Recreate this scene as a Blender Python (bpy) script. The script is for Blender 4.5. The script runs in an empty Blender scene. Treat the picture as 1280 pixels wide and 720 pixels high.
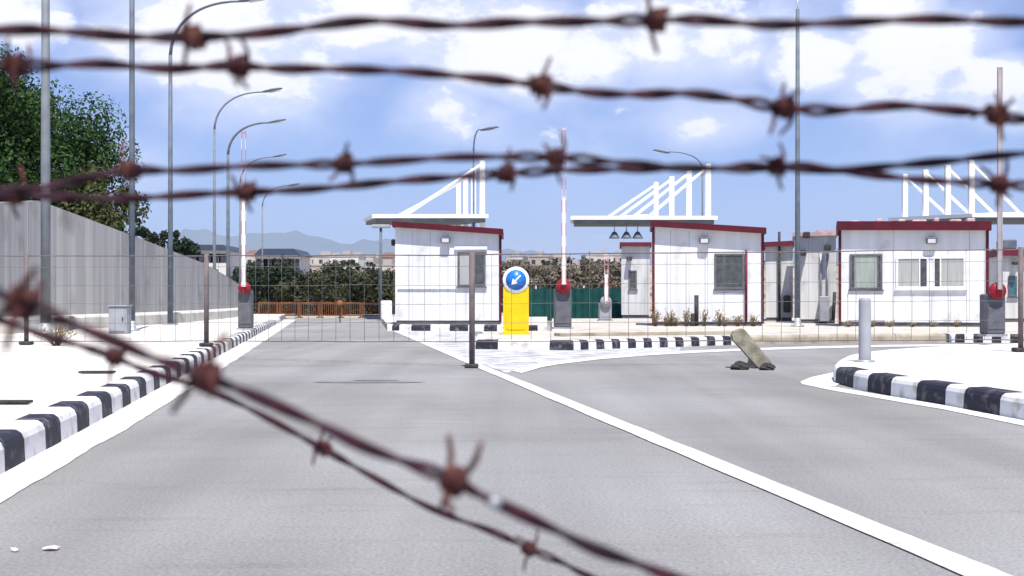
import bpy, math, random
from mathutils import Vector, Matrix, noise as mnoise
random.seed(7)
R = math.radians
S = bpy.context.scene
C = S.collection

# ------------------------------------------------------------------ camera
F = 1600.0; HC = 0.8; HZ = 374.0          # focal length in px of the 1280 photo, eye height, horizon row
cd = bpy.data.cameras.new('camera'); cam = bpy.data.objects.new('camera', cd); C.objects.link(cam)
cam.location = (0, 0, HC); cam.rotation_euler = (R(90), 0, 0)
cd.sensor_width = 36; cd.lens = 36 * F / 1280; cd.shift_y = (HZ - 360) / 1280
cd.clip_start = 0.02; cd.clip_end = 40000
cd.dof.use_dof = True; cd.dof.focus_distance = 22; cd.dof.aperture_fstop = 12
S.camera = cam

# ------------------------------------------------------------------ sky and sun
SUN_EL, SUN_AZ = 65.0, 168.0               # azimuth clockwise from +Y: behind the camera, a little to the right
w = bpy.data.worlds.new('World'); S.world = w; w.use_nodes = True
nt = w.node_tree; nt.nodes.clear(); N = nt.nodes; L = nt.links
out = N.new('ShaderNodeOutputWorld')
sky = N.new('ShaderNodeTexSky'); sky.sky_type = 'NISHITA'; sky.sun_disc = False
sky.sun_elevation = R(SUN_EL); sky.sun_rotation = R(SUN_AZ); sky.air_density = 1.0; sky.dust_density = 0.0; sky.ozone_density = 2.2
bg = N.new('ShaderNodeBackground'); bg.inputs['Strength'].default_value = 0.09
tint = N.new('ShaderNodeMixRGB'); tint.blend_type = 'MULTIPLY'; tint.inputs[0].default_value = 1; tint.inputs[2].default_value = (0.72, 0.74, 1.02, 1)
L.new(sky.outputs[0], tint.inputs[1]); L.new(tint.outputs[0], bg.inputs['Color'])
cl = N.new('ShaderNodeBackground'); cl.inputs['Color'].default_value = (0.97, 0.955, 1.0, 1); cl.inputs['Strength'].default_value = 0.80
mix = N.new('ShaderNodeMixShader'); L.new(bg.outputs[0], mix.inputs[1]); L.new(cl.outputs[0], mix.inputs[2]); L.new(mix.outputs[0], out.inputs[0])
tc = N.new('ShaderNodeTexCoord')
def vm(op, a, b=None, val=None):
    n = N.new('ShaderNodeVectorMath'); n.operation = op
    L.new(a, n.inputs[0])
    if b is not None: L.new(b, n.inputs[1])
    if val is not None: n.inputs[1].default_value = val
    return n
def mt(op, a, b, clamp=False):
    n = N.new('ShaderNodeMath'); n.operation = op; n.use_clamp = clamp
    for i, v in enumerate((a, b)):
        if v is None: continue
        if isinstance(v, (int, float)): n.inputs[i].default_value = v
        else: L.new(v, n.inputs[i])
    return n.outputs[0]
def mr(v, a, b, c, d, smooth=True):
    n = N.new('ShaderNodeMapRange'); n.interpolation_type = 'SMOOTHERSTEP' if smooth else 'LINEAR'
    L.new(v, n.inputs[0])
    for i, x in enumerate((a, b, c, d)): n.inputs[i + 1].default_value = x
    return n.outputs[0]
dirn = vm('MULTIPLY', tc.outputs['Generated'], val=(1, 1, 1.7)).outputs[0]
def wnoise(scale, detail, rough, off=(0, 0, 0)):
    a = vm('ADD', dirn, val=off)
    n = N.new('ShaderNodeTexNoise'); n.inputs['Scale'].default_value = scale; n.inputs['Detail'].default_value = detail; n.inputs['Roughness'].default_value = rough
    L.new(a.outputs[0], n.inputs['Vector']); return n.outputs[0]
n_big = wnoise(7.0, 9, 0.58, (3.1, 0.4, 1.3)); n_fine = wnoise(26.0, 8, 0.6, (0.3, 4.4, 2.2))
blob_sum = None
# broken cumulus: centre (bearing, height as photo fractions of the focal length), radius, weight
for (u, v, r, wgt) in [(640, 62, 150, .62), (735, 68, 110, .5), (540, 40, 110, .4), (1015, 78, 80, .62), (1115, 12, 75, .6), (1245, 105, 80, .72), (1290, 130, 80, .5),
                       (1140, 75, 140, .42), (20, 15, 90, .6), (430, 15, 150, .48), (250, 30, 200, .45), (895, 150, 110, .34), (560, 140, 110, .34), (330, 90, 180, .38), (860, 60, 150, .42),
                       (180, 215, 90, .22), (1000, 30, 120, .2), (790, 20, 90, .35), (-300, 60, 260, .5), (1600, 20, 240, .5), (1900, -120, 300, .4), (-700, -60, 280, .4), (640, -260, 300, .4)]:
    d = Vector(((u - 640) / F, 1, (HZ - v) / F)).normalized(); d.z *= 1.7
    dist = vm('DISTANCE', dirn, val=tuple(d)).outputs['Value']
    m = mt('MULTIPLY', mr(dist, 0, r * 1.25 / F, 1, 0), wgt)
    blob_sum = m if blob_sum is None else mt('MAXIMUM', blob_sum, m)
nz = mt('ADD', mt('MULTIPLY', n_big, 1.1), mt('MULTIPLY', n_fine, 1.0))
f = mt('ADD', mt('MULTIPLY', blob_sum, 0.85), mt('SUBTRACT', nz, 1.13))
cmix = N.new('ShaderNodeMixRGB'); cmix.inputs[1].default_value = (0.74, 0.79, 0.98, 1); cmix.inputs[2].default_value = (1, 0.985, 1.0, 1)
hard = mr(f, 0.10, 0.34, 0, 1)
veil = mt('MULTIPLY', mr(mt('ADD', mt('MULTIPLY', blob_sum, 1.0), mt('MULTIPLY', mt('SUBTRACT', n_big, .5), .9)), -0.08, 0.45, 0, 1), 0.80)
sep = N.new('ShaderNodeSeparateXYZ'); L.new(tc.outputs['Generated'], sep.inputs[0])
low = mr(sep.outputs[2], 0.0, 0.10, 0.25, 1)
fac = mt('MAXIMUM', mt('MULTIPLY', hard, 0.97), mt('MULTIPLY', veil, low))
L.new(fac, mix.inputs[0]); L.new(mr(f, 0.10, 0.45, 0, 1), cmix.inputs[0]); L.new(cmix.outputs[0], cl.inputs['Color'])

sd = bpy.data.lights.new('sun', 'SUN'); sd.energy = 4.9; sd.angle = R(0.55); sd.color = (1, 0.96, 0.9)
so = bpy.data.objects.new('sun', sd); C.objects.link(so)
a, e = R(SUN_AZ), R(SUN_EL)
sv = Vector((math.sin(a) * math.cos(e), math.cos(a) * math.cos(e), math.sin(e)))
so.rotation_euler = sv.to_track_quat('Z', 'Y').to_euler(); so.location = (5, -10, 20)
S.view_settings.view_transform = 'Standard'; S.view_settings.look = 'None'
S.view_settings.exposure = 0.62; S.view_settings.gamma = 1; S.view_settings.use_curve_mapping = False
S.render.engine = 'CYCLES'
S.cycles.max_bounces = 6; S.cycles.volume_bounces = 0

# ------------------------------------------------------------------ helpers
def P(x, y, z=0.0):
    """a point of the level z seen at photo row y, column x"""
    Y = F * (HC - z) / (y - HZ)
    return Vector(((x - 640) * Y / F, Y, z))
def Q(x, y, Y):
    """a point at distance Y"""
    return Vector(((x - 640) * Y / F, Y, HC + (HZ - y) * Y / F))
VPX = (403 - 640) / F                       # the road's heading: x per metre of y
def RD(off, Y, z=0): return Vector((off + VPX * Y, Y, z))

def tag(o, label=None, cat=None, group=None, kind=None):
    if label: o['label'] = label
    if cat: o['category'] = cat
    if group: o['group'] = group
    if kind: o['kind'] = kind
    return o
def empty(name, loc, rz=0, **k):
    o = bpy.data.objects.new(name, None); C.objects.link(o); o.location = loc; o.rotation_euler = (0, 0, rz); o.empty_display_size = .1
    return tag(o, **k)

class MB:
    def __init__(s): s.v = []; s.f = []; s.m = []; s.sm = []
    def add(s, vs, fs, mi=0, smooth=False, M=None):
        b = len(s.v)
        s.v += [tuple(M @ Vector(v)) if M is not None else tuple(v) for v in vs]
        for q in fs: s.f.append([b + i for i in q]); s.m.append(mi); s.sm.append(smooth)
        return s
    def box(s, x0, x1, y0, y1, z0, z1, mi=0, M=None, bev=0.0):
        if bev <= 0:
            vs = [(x, y, z) for z in (z0, z1) for (x, y) in ((x0, y0), (x1, y0), (x1, y1), (x0, y1))]
            return s.add(vs, [(3, 2, 1, 0), (4, 5, 6, 7), (0, 1, 5, 4), (1, 2, 6, 5), (2, 3, 7, 6), (3, 0, 4, 7)], mi, False, M)
        b = bev; ring = lambda i, z: [(x0 + b + (0 if k else 0), y0, z) for k in ()]
        def rect(i, z):
            return [(x0 + i, y0 + i, z), (x1 - i, y0 + i, z), (x1 - i, y1 - i, z), (x0 + i, y1 - i, z)]
        def oct_(i, z):
            c = b * .6
            X0, X1, Y0, Y1 = x0 + i, x1 - i, y0 + i, y1 - i
            return [(X0 + c, Y0, z), (X1 - c, Y0, z), (X1, Y0 + c, z), (X1, Y1 - c, z), (X1 - c, Y1, z), (X0 + c, Y1, z), (X0, Y1 - c, z), (X0, Y0 + c, z)]
        vs = oct_(b, z0) + oct_(0, z0 + b) + oct_(0, z1 - b) + oct_(b, z1)
        fs = [tuple(range(7, -1, -1)), tuple(range(24, 32))]
        for k in range(3):
            for i in range(8): fs.append((k * 8 + i, k * 8 + (i + 1) % 8, k * 8 + 8 + (i + 1) % 8, k * 8 + 8 + i))
        return s.add(vs, fs, mi, False, M)
    def rev(s, prof, n=16, mi=0, M=None, smooth=True):
        """prof: (radius, z) list, revolved about z"""
        vs = []; fs = []
        for (r, z) in prof:
            for i in range(n): a = 2 * math.pi * i / n; vs.append((r * math.cos(a), r * math.sin(a), z))
        for k in range(len(prof) - 1):
            for i in range(n): fs.append((k * n + i, k * n + (i + 1) % n, (k + 1) * n + (i + 1) % n, (k + 1) * n + i))
        fs.append(tuple(range(n - 1, -1, -1))); fs.append(tuple((len(prof) - 1) * n + i for i in range(n)))
        return s.add(vs, fs, mi, smooth, M)
    def tube(s, pts, rad, n=8, mi=0, smooth=True):
        pts = [Vector(p) for p in pts]; m = len(pts)
        rs = rad if isinstance(rad, (list, tuple)) else [rad] * m
        vs = []; fs = []; up = None
        for k in range(m):
            t = (pts[min(k + 1, m - 1)] - pts[max(k - 1, 0)]).normalized()
            if up is None:
                up = Vector((0, 0, 1)) if abs(t.z) < .9 else Vector((0, 1, 0))
            u = (up - t * up.dot(t)).normalized(); up = u; v = t.cross(u)
            for i in range(n):
                a = 2 * math.pi * i / n; vs.append(pts[k] + (u * math.cos(a) + v * math.sin(a)) * rs[k])
        for k in range(m - 1):
            for i in range(n): fs.append((k * n + i, k * n + (i + 1) % n, (k + 1) * n + (i + 1) % n, (k + 1) * n + i))
        fs.append(tuple(range(n - 1, -1, -1))); fs.append(tuple((m - 1) * n + i for i in range(n)))
        return s.add(vs, fs, mi, smooth)
    def prism(s, outline, y0, y1, mi=0, M=None):
        """outline in xz, extruded along y"""
        n = len(outline)
        vs = [(x, y0, z) for x, z in outline] + [(x, y1, z) for x, z in outline]
        fs = [tuple(range(n)), tuple(range(2 * n - 1, n - 1, -1))] + [((i + 1) % n, i, n + i, n + (i + 1) % n) for i in range(n)]
        return s.add(vs, fs, mi, False, M)
    def slab(s, outline, z0, z1, mi=0, M=None):
        """outline in xy, extruded along z"""
        n = len(outline)
        vs = [(p[0], p[1], z0) for p in outline] + [(p[0], p[1], z1) for p in outline]
        fs = [tuple(range(n - 1, -1, -1)), tuple(range(n, 2 * n))] + [(i, (i + 1) % n, n + (i + 1) % n, n + i) for i in range(n)]
        return s.add(vs, fs, mi, False, M)
    def build(s, name, mats, parent=None, **k):
        me = bpy.data.meshes.new(name); me.from_pydata(s.v, [], s.f)
        for m in (mats if isinstance(mats, (list, tuple)) else [mats]): me.materials.append(m)
        me.polygons.foreach_set('material_index', s.m); me.polygons.foreach_set('use_smooth', s.sm); me.update()
        o = bpy.data.objects.new(name, me); C.objects.link(o)
        if parent is not None: o.parent = parent
        return tag(o, **k)

def copy_tree(o, parent=None):
    c = o.copy(); C.objects.link(c)
    if parent is not None: c.parent = parent
    for ch in o.children: copy_tree(ch, c)
    return c

# ------------------------------------------------------------------ materials
def mat(name, c1, c2=None, rough=.8, scale=6, detail=6, lo=.35, hi=.65, bump=0, bscale=40, metal=0, stretch=None, c3=None, s3=1.2, lo3=.52, hi3=.7, coords='Object', spec=.3, bdist=.01):
    m = bpy.data.materials.new(name); m.use_nodes = True; t = m.node_tree; n = t.nodes; b = n['Principled BSDF']
    b.inputs['Roughness'].default_value = rough; b.inputs['Metallic'].default_value = metal; b.inputs['Specular IOR Level'].default_value = spec
    tcn = n.new('ShaderNodeTexCoord'); vec = tcn.outputs[coords]
    if stretch:
        mp = n.new('ShaderNodeMapping'); mp.inputs['Scale'].default_value = stretch; t.links.new(vec, mp.inputs[0]); vecs = mp.outputs[0]
    else: vecs = vec
    col = None
    def layer(prev, c, sc, det, lo, hi, v):
        ns = n.new('ShaderNodeTexNoise'); ns.inputs['Scale'].default_value = sc; ns.inputs['Detail'].default_value = det; t.links.new(v, ns.inputs['Vector'])
        r = n.new('ShaderNodeMapRange'); t.links.new(ns.outputs[0], r.inputs[0]); r.inputs[1].default_value = lo; r.inputs[2].default_value = hi
        mx = n.new('ShaderNodeMixRGB'); t.links.new(r.outputs[0], mx.inputs[0])
        if isinstance(prev, tuple): mx.inputs[1].default_value = (*prev, 1)
        else: t.links.new(prev, mx.inputs[1])
        mx.inputs[2].default_value = (*c, 1); return mx.outputs[0]
    if c2: col = layer(c1, c2, scale, detail, lo, hi, vecs)
    if c3: col = layer(col if col else c1, c3, s3, 8, lo3, hi3, vec)
    if col: t.links.new(col, b.inputs['Base Color'])
    else: b.inputs['Base Color'].default_value = (*c1, 1)
    if bump:
        ns = n.new('ShaderNodeTexNoise'); ns.inputs['Scale'].default_value = bscale; ns.inputs['Detail'].default_value = 6; t.links.new(vec, ns.inputs['Vector'])
        bp = n.new('ShaderNodeBump'); bp.inputs['Strength'].default_value = bump; bp.inputs['Distance'].default_value = bdist
        t.links.new(ns.outputs[0], bp.inputs['Height']); t.links.new(bp.outputs[0], b.inputs['Normal'])
    return m
M = {}
M['ground'] = mat('dry_ground', (.42, .36, .28), (.27, .22, .16), scale=.05, c3=(.10, .11, .05), s3=.03, lo3=.5, hi3=.6, coords='Object')
M['asphalt'] = mat('worn_asphalt', (.192, .188, .180), (.245, .240, .230), .9, scale=.6, lo=.3, hi=.7, c3=(.265, .262, .262), s3=.28, lo3=.42, hi3=.62, bump=.35, bscale=70, stretch=(1, 1, 1), bdist=.01)
def speckle(m, sc=160, amt=.35):
    t = m.node_tree; n = t.nodes; b = n['Principled BSDF']; src = b.inputs['Base Color'].links[0].from_socket
    tcn = n.new('ShaderNodeTexCoord'); v = n.new('ShaderNodeTexNoise'); v.inputs['Scale'].default_value = sc; v.inputs['Detail'].default_value = 3; t.links.new(tcn.outputs['Object'], v.inputs['Vector'])
    r = n.new('ShaderNodeMapRange'); r.inputs[1].default_value = .3; r.inputs[2].default_value = .7; r.inputs[3].default_value = 1 - amt; r.inputs[4].default_value = 1 + amt; t.links.new(v.outputs[0], r.inputs[0])
    mx = n.new('ShaderNodeVectorMath'); mx.operation = 'SCALE'; t.links.new(src, mx.inputs[0]); t.links.new(r.outputs[0], mx.inputs['Scale']); t.links.new(mx.outputs[0], b.inputs['Base Color'])
speckle(M['asphalt'], 70, .22)
def tracks(m):
    t = m.node_tree; n = t.nodes; b = n['Principled BSDF']; src = b.inputs['Base Color'].links[0].from_socket
    tcn = n.new('ShaderNodeTexCoord'); mp = n.new('ShaderNodeMapping'); mp.inputs['Rotation'].default_value = (0, 0, math.atan(-VPX) * -1); mp.inputs['Scale'].default_value = (1.9, .05, 1); t.links.new(tcn.outputs['Object'], mp.inputs[0])
    v = n.new('ShaderNodeTexNoise'); v.inputs['Scale'].default_value = 1.0; v.inputs['Detail'].default_value = 5; t.links.new(mp.outputs[0], v.inputs['Vector'])
    r = n.new('ShaderNodeMapRange'); r.inputs[1].default_value = .3; r.inputs[2].default_value = .7; r.inputs[3].default_value = .86; r.inputs[4].default_value = 1.1; t.links.new(v.outputs[0], r.inputs[0])
    mx = n.new('ShaderNodeVectorMath'); mx.operation = 'SCALE'; t.links.new(src, mx.inputs[0]); t.links.new(r.outputs[0], mx.inputs['Scale'])
    mp2 = n.new('ShaderNodeMapping'); mp2.inputs['Scale'].default_value = (.7, 4.5, 1); t.links.new(tcn.outputs['Object'], mp2.inputs[0])
    v2 = n.new('ShaderNodeTexNoise'); v2.inputs['Scale'].default_value = 1.3; v2.inputs['Detail'].default_value = 8; v2.inputs['Roughness'].default_value = .7; t.links.new(mp2.outputs[0], v2.inputs['Vector'])
    r2 = n.new('ShaderNodeMapRange'); r2.inputs[1].default_value = .54; r2.inputs[2].default_value = .72; r2.inputs[3].default_value = 1.0; r2.inputs[4].default_value = .80; t.links.new(v2.outputs[0], r2.inputs[0])
    m2 = n.new('ShaderNodeVectorMath'); m2.operation = 'SCALE'; t.links.new(mx.outputs[0], m2.inputs[0]); t.links.new(r2.outputs[0], m2.inputs['Scale']); t.links.new(m2.outputs[0], b.inputs['Base Color'])
tracks(M['asphalt'])
M['sand'] = mat('pale_sandy_concrete', (.60, .58, .54), (.46, .415, .35), .95, scale=1.6, lo=.42, hi=.75, c3=(.40, .33, .25), s3=4.5, lo3=.60, hi3=.78, bump=.6, bscale=14, bdist=.02)
M['island'] = mat('island_paving', (.50, .475, .43), (.36, .31, .25), .95, scale=1.6, lo=.45, hi=.75, c3=(.22, .17, .12), s3=4, lo3=.58, hi3=.75, bump=.5, bscale=20, bdist=.02)
M['kerb_w'] = mat('white_kerb_paint', (.74, .73, .71), (.46, .42, .37), .8, scale=7, lo=.52, hi=.72, bump=.3, bscale=30)
M['kerb_b'] = mat('black_kerb_paint', (.022, .022, .036), (.16, .15, .15), .7, scale=11, lo=.52, hi=.75, bump=.3, bscale=30)
M['kerb_c'] = mat('bare_kerb_concrete', (.42, .37, .28), (.26, .22, .17), .9, scale=4, lo=.4, hi=.7, bump=.4, bscale=25)
M['line'] = mat('white_road_paint', (.64, .64, .63), (.40, .40, .39), .7, scale=9, detail=10, lo=.50, hi=.72, bump=.2, bscale=80)
M['gutter'] = mat('dusty_white_gutter', (.60, .58, .55), (.36, .34, .32), .9, scale=6, lo=.48, hi=.76, bump=.3, bscale=30)
M['gore'] = mat('dusty_worn_paint', (.60, .60, .60), (.30, .30, .31), .9, scale=2.4, detail=9, lo=.38, hi=.64, c3=(.2, .2, .205), s3=9, lo3=.5, hi3=.7)
M['post_shadow'] = mat('post_shadow_tone', (.13, .13, .135), (.20, .20, .205), .8, scale=8)  # dark tone for the post shadow painted on the asphalt
M['wall'] = mat('streaked_concrete', (.47, .46, .44), (.33, .325, .315), .9, scale=1.1, lo=.35, hi=.68, stretch=(4.5, 4.5, .10), c3=(.22, .21, .2), s3=.9, lo3=.55, hi3=.8, bump=.3, bscale=8)
M['conc_light'] = mat('light_concrete', (.58, .56, .52), (.42, .40, .36), .9, scale=2, bump=.3, bscale=20)
M['conc_block'] = mat('dirty_concrete', (.36, .33, .25), (.20, .18, .13), .9, scale=9, bump=.6, bscale=40)
M['stone'] = mat('dark_stone_and_shadow', (.022, .022, .02), (.05, .047, .042), .9, scale=20, bump=.6, bscale=60)  # also colours the shadow strips drawn on the left pavement
M['galv'] = mat('galvanised_steel', (.42, .44, .46), (.32, .34, .36), .5, scale=6, metal=.4)
M['pole_d'] = mat('weathered_pole_paint', (.085, .11, .14), (.13, .155, .18), .6, scale=4, metal=0)
M['pole_l'] = mat('pale_pole_paint', (.19, .21, .23), (.15, .165, .18), .6, scale=4)
M['dark'] = mat('dark_rubber', (.03, .03, .032), (.06, .058, .055), .8, scale=12)
M['lamp_glass'] = mat('lamp_glass', (.55, .56, .58), rough=.2, spec=.5)
M['panel'] = mat('white_insulated_panel', (.76, .77, .78), (.60, .60, .59), .5, scale=1.2, lo=.4, hi=.75, stretch=(3, 3, .35), c3=(.45, .43, .40), s3=2.2, lo3=.56, hi3=.8)
M['panel_old'] = mat('aged_white_panel', (.64, .64, .63), (.46, .46, .45), .6, scale=1.2, lo=.35, hi=.7, stretch=(4, 4, .3), c3=(.3, .29, .27), s3=2, lo3=.55, hi3=.8)
M['seam'] = mat('panel_joint', (.42, .42, .43), rough=.7)
M['white'] = mat('white_frame', (.80, .80, .80), (.68, .68, .68), .45, scale=6)
M['red'] = mat('dark_red_trim', (.105, .006, .017), (.070, .005, .013), .5, scale=4)
M['maroon'] = mat('maroon_trim', (.14, .015, .035), (.09, .012, .022), .6, scale=4)
M['pinkroof'] = mat('faded_roof_sheet', (.52, .40, .40), (.38, .27, .27), .7, scale=8)
M['glass_d'] = mat('dark_window_glass', (.045, .05, .055), (.09, .095, .10), .15, scale=7, spec=.5)
M['glass_g'] = mat('window_with_pale_blind', (.34, .39, .33), (.26, .30, .27), .35, scale=3, stretch=(6, 1, .5), spec=.5)
M['glass_l'] = mat('window_with_grey_blind', (.42, .43, .40), (.33, .34, .33), .35, scale=3, stretch=(8, 1, .5), spec=.5)
M['teal'] = mat('teal_glass', (.04, .14, .18), rough=.3, spec=.5)
M['cwhite'] = mat('white_painted_steel', (.86, .87, .87), (.78, .79, .79), .5, scale=1)
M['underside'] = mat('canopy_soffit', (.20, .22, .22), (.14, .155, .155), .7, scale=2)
M['yellow'] = mat('yellow_plastic', (.83, .56, .004), (.80, .48, .004), .4, scale=5)
M['blue'] = mat('blue_sign_face', (.012, .13, .48), (.02, .2, .6), .35, scale=9)
M['signwhite'] = mat('white_sign_rim', (.82, .83, .84), rough=.4)
M['bred'] = mat('red_signal_plastic', (.34, .012, .026), (.22, .010, .02), .4, scale=9)
M['bgrey'] = mat('grey_cabinet', (.09, .09, .105), (.14, .14, .155), .55, scale=6)
M['bwhite'] = mat('white_boom', (.80, .79, .79), rough=.4)
M['green'] = mat('green_shade_net', (.005, .07, .062), (.003, .045, .042), .8, scale=3)
M['orange'] = mat('faded_orange_plastic', (.24, .085, .03), (.15, .05, .02), .7, scale=2, c3=(.12, .05, .025), s3=4, lo3=.5, hi3=.7)
M['bark'] = mat('bark', (.13, .09, .06), (.08, .06, .04), .9, scale=8, bump=.5)
def leafmat(name, a, b, c):
    return mat(name, a, b, .75, scale=1.1, detail=4, lo=.38, hi=.62, c3=c, s3=4.5, lo3=.42, hi3=.62, spec=.15)
M['leaf'] = leafmat('dark_green_leaves', (.008, .026, .009), (.022, .055, .012), (.045, .09, .018))
M['leaf_o'] = leafmat('olive_leaves', (.020, .030, .014), (.035, .046, .02), (.062, .060, .032))
M['leaf_d'] = leafmat('dull_green_leaves', (.010, .020, .014), (.018, .032, .018), (.032, .048, .022))
M['leaf_t'] = leafmat('yellowing_leaves', (.06, .075, .02), (.10, .085, .035), (.035, .055, .018))
M['scrub'] = leafmat('dry_scrub_leaves', (.075, .068, .045), (.12, .105, .075), (.19, .155, .115))
M['dryweed'] = mat('dry_weed', (.22, .16, .08), (.11, .075, .04), .9, scale=20)
M['house'] = [mat('house_wall_a', (.62, .55, .50), (.5, .44, .4), scale=.3), mat('house_wall_b', (.50, .40, .34), (.42, .33, .28), scale=.3), mat('house_wall_c', (.70, .67, .64), (.6, .57, .54), scale=.3)]
M['hroof'] = [mat('flat_roof', (.40, .36, .34)), mat('tile_roof', (.30, .18, .14)), mat('blue_roof', (.05, .065, .11))]
M['hwin'] = mat('house_window', (.05, .05, .06), rough=.3)
M['mount'] = mat('far_mountain', (.12, .15, .15), (.17, .19, .18), scale=.0006)
M['rust'] = mat('rusted_wire', (.028, .008, .018), (.060, .014, .022), .75, scale=220, lo=.35, hi=.65, c3=(.02, .008, .014), s3=60, lo3=.42, hi3=.62, bump=.6, bscale=900, metal=.0, bdist=.0004)
M['rust_hot'] = mat('rusted_barb', (.070, .016, .016), (.034, .010, .013), .8, scale=260, c3=(.14, .05, .03), s3=150, lo3=.5, hi3=.7, bump=.6, bscale=900, bdist=.0004)
M['meshwire'] = mat('dull_mesh_wire', (.12, .12, .125), (.18, .16, .15), .7, scale=5)
M['postm'] = mat('rusty_grey_post', (.11, .085, .085), (.17, .14, .14), .7, scale=8)
M['paper'] = mat('litter_paper', (.75, .55, .52), rough=.8)
M['boxgrey'] = mat('pale_grey_box', (.34, .35, .38), (.27, .28, .31), .6, scale=4)

# ------------------------------------------------------------------ ground
def hillz(x, y):
    if y < 95: return -0.03
    t = min(1, (y - 95) / 480.0); t = t * t * (3 - 2 * t)
    return -0.03 + t * (15 + 4 * mnoise.noise(Vector((x * .006, y * .004, 1)))) + max(0, (y - 600)) * .002 * (1 if y < 2500 else 0) + (3.8 if y >= 2500 else 0)
g = MB()
xs = [-11500, -6000, -3000, -1500, -900] + [i * 40 for i in range(-15, 16)] + [900, 1500, 3000, 6000, 11500]
ys = [-300, -100, -20, 20, 60, 95] + [95 + 20 * i for i in range(1, 27)] + [700, 900, 1300, 2000, 2499, 4000, 8000, 13800]
for y in ys:
    for x in xs: g.v.append((x, y, hillz(x, y)))
nx = len(xs)
for j in range(len(ys) - 1):
    for i in range(nx - 1):
        g.f.append((j * nx + i, j * nx + i + 1, (j + 1) * nx + i + 1, (j + 1) * nx + i)); g.m.append(0); g.sm.append(True)
g.build('ground', M['ground'], kind='structure')

# far mountains
mo = MB(); prof = []
def mh(px):
    b = 0
    for (c, wd, hgt) in ((345, 200, 84), (250, 90, 88), (150, 160, 70), (480, 120, 76), (640, 160, 62), (820, 200, 60), (1100, 260, 66), (-100, 200, 60), (1400, 200, 50)):
        b = max(b, hgt * math.exp(-((px - c) / wd) ** 2))
    return (b + 3 * mnoise.noise(Vector((px * .02, 0, 0))) + 2 * mnoise.noise(Vector((px * .09, 3, 0)))) * 9500 / F
for k, (dy, s) in enumerate(((-1500, 0), (-900, .45), (0, 1), (900, .5), (2200, 0))):
    for i in range(160):
        px = -400 + i * 14; Yb = 9500
        mo.v.append(((px - 640) * Yb / F, Yb + dy, mh(px) * s * (1 + .12 * mnoise.noise(Vector((px * .05, k, 5)))) + (0 if s else -8)))
for k in range(4):
    for i in range(159): mo.f.append((k * 160 + i, k * 160 + i + 1, (k + 1) * 160 + i + 1, (k + 1) * 160 + i)); mo.m.append(0); mo.sm.append(True)
mo.build('mountains', M['mount'], kind='structure')

# asphalt
def sheet(name, pts, z, m, kind='structure', **k):
    b = MB(); b.add([(p[0], p[1], z) for p in pts], [tuple(range(len(pts)))]); return b.build(name, m, kind=kind, **k)
sheet('road', [RD(-1.46, -8), (60, -8), (60, 54), RD(-1.46, 54)], 0.0, M['asphalt'])
sheet('road_apron', [RD(-6, 54), (60, 54), (60, 72), RD(-6, 72)], 0.0, M['kerb_c'])

# ragged-edged ribbon lying 4 mm above the road
def ribbon(name, left, right, z, m, rag=.0, step=.12, **k):
    def dense(pl):
        o = []
        tot = sum((Vector(pl[i + 1]) - Vector(pl[i])).length for i in range(len(pl) - 1)); n = max(2, min(400, int(tot / step)))
        acc = [0]
        for i in range(len(pl) - 1): acc.append(acc[-1] + (Vector(pl[i + 1]) - Vector(pl[i])).length)
        for q in range(n + 1):
            d = tot * q / n
            for i in range(len(pl) - 1):
                if d <= acc[i + 1] + 1e-6:
                    t = (d - acc[i]) / max(1e-9, acc[i + 1] - acc[i]); o.append(Vector(pl[i]).lerp(Vector(pl[i + 1]), t)); break
        return o, n
    a, n1 = dense(left); _, n2 = dense(right); n = max(n1, n2)
    def res(pl):
        tot = 0; acc = [0]
        for i in range(len(pl) - 1): tot += (Vector(pl[i + 1]) - Vector(pl[i])).length; acc.append(tot)
        o = []
        for q in range(n + 1):
            d = tot * q / n
            for i in range(len(pl) - 1):
                if d <= acc[i + 1] + 1e-6:
                    t = (d - acc[i]) / max(1e-9, acc[i + 1] - acc[i]); o.append(Vector(pl[i]).lerp(Vector(pl[i + 1]), t)); break
        return o
    A, B = res(left), res(right); b = MB()
    for i in range(len(A)):
        dirv = (B[i] - A[i]).normalized(); j1 = rag * mnoise.noise(Vector((A[i].x * 2.5, A[i].y * 1.3, 2))); j2 = rag * (mnoise.noise(Vector((B[i].x * 2.7, B[i].y * 1.1, 9))) + .5 * mnoise.noise(Vector((B[i].x * 9, B[i].y * 5, 4))))
        p = A[i] + dirv * j1; q = B[i] + dirv * j2
        b.v += [(p.x, p.y, z), (q.x, q.y, z)]
    for i in range(len(A) - 1): b.f.append((2 * i, 2 * i + 1, 2 * i + 3, 2 * i + 2)); b.m.append(0); b.sm.append(False)
    return b.build(name, m, kind='structure', **k)
ribbon('road_marking', [RD(1.86, .5), RD(1.80, 15), RD(1.78, 34)], [RD(1.99, .5), RD(1.94, 15), RD(1.95, 34)], .006, M['line'], .010)
e1 = [(640, 464), (665, 457), (690, 452.5), (745, 446.5), (800, 442), (860, 438.8), (920, 436.3), (1000, 433.8), (1100, 431.6), (1190, 430.6), (1300, 431)]
e2 = [(652, 467), (675, 460), (700, 455.5), (750, 449.6), (805, 445), (865, 441.6), (925, 439), (1000, 436.4), (1100, 434), (1190, 433), (1300, 433.5)]
ribbon('road_marking', [P(*q) for q in e1], [P(*q) for q in e2], .006, M['line'], .02)
ribbon('gutter', [RD(-1.46, .2), RD(-1.46, 50)], [RD(-1.27, .2), RD(-1.25, 5), RD(-1.17, 11), RD(-1.12, 20), RD(-1.02, 50)], .004, M['gutter'], .022)
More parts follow.
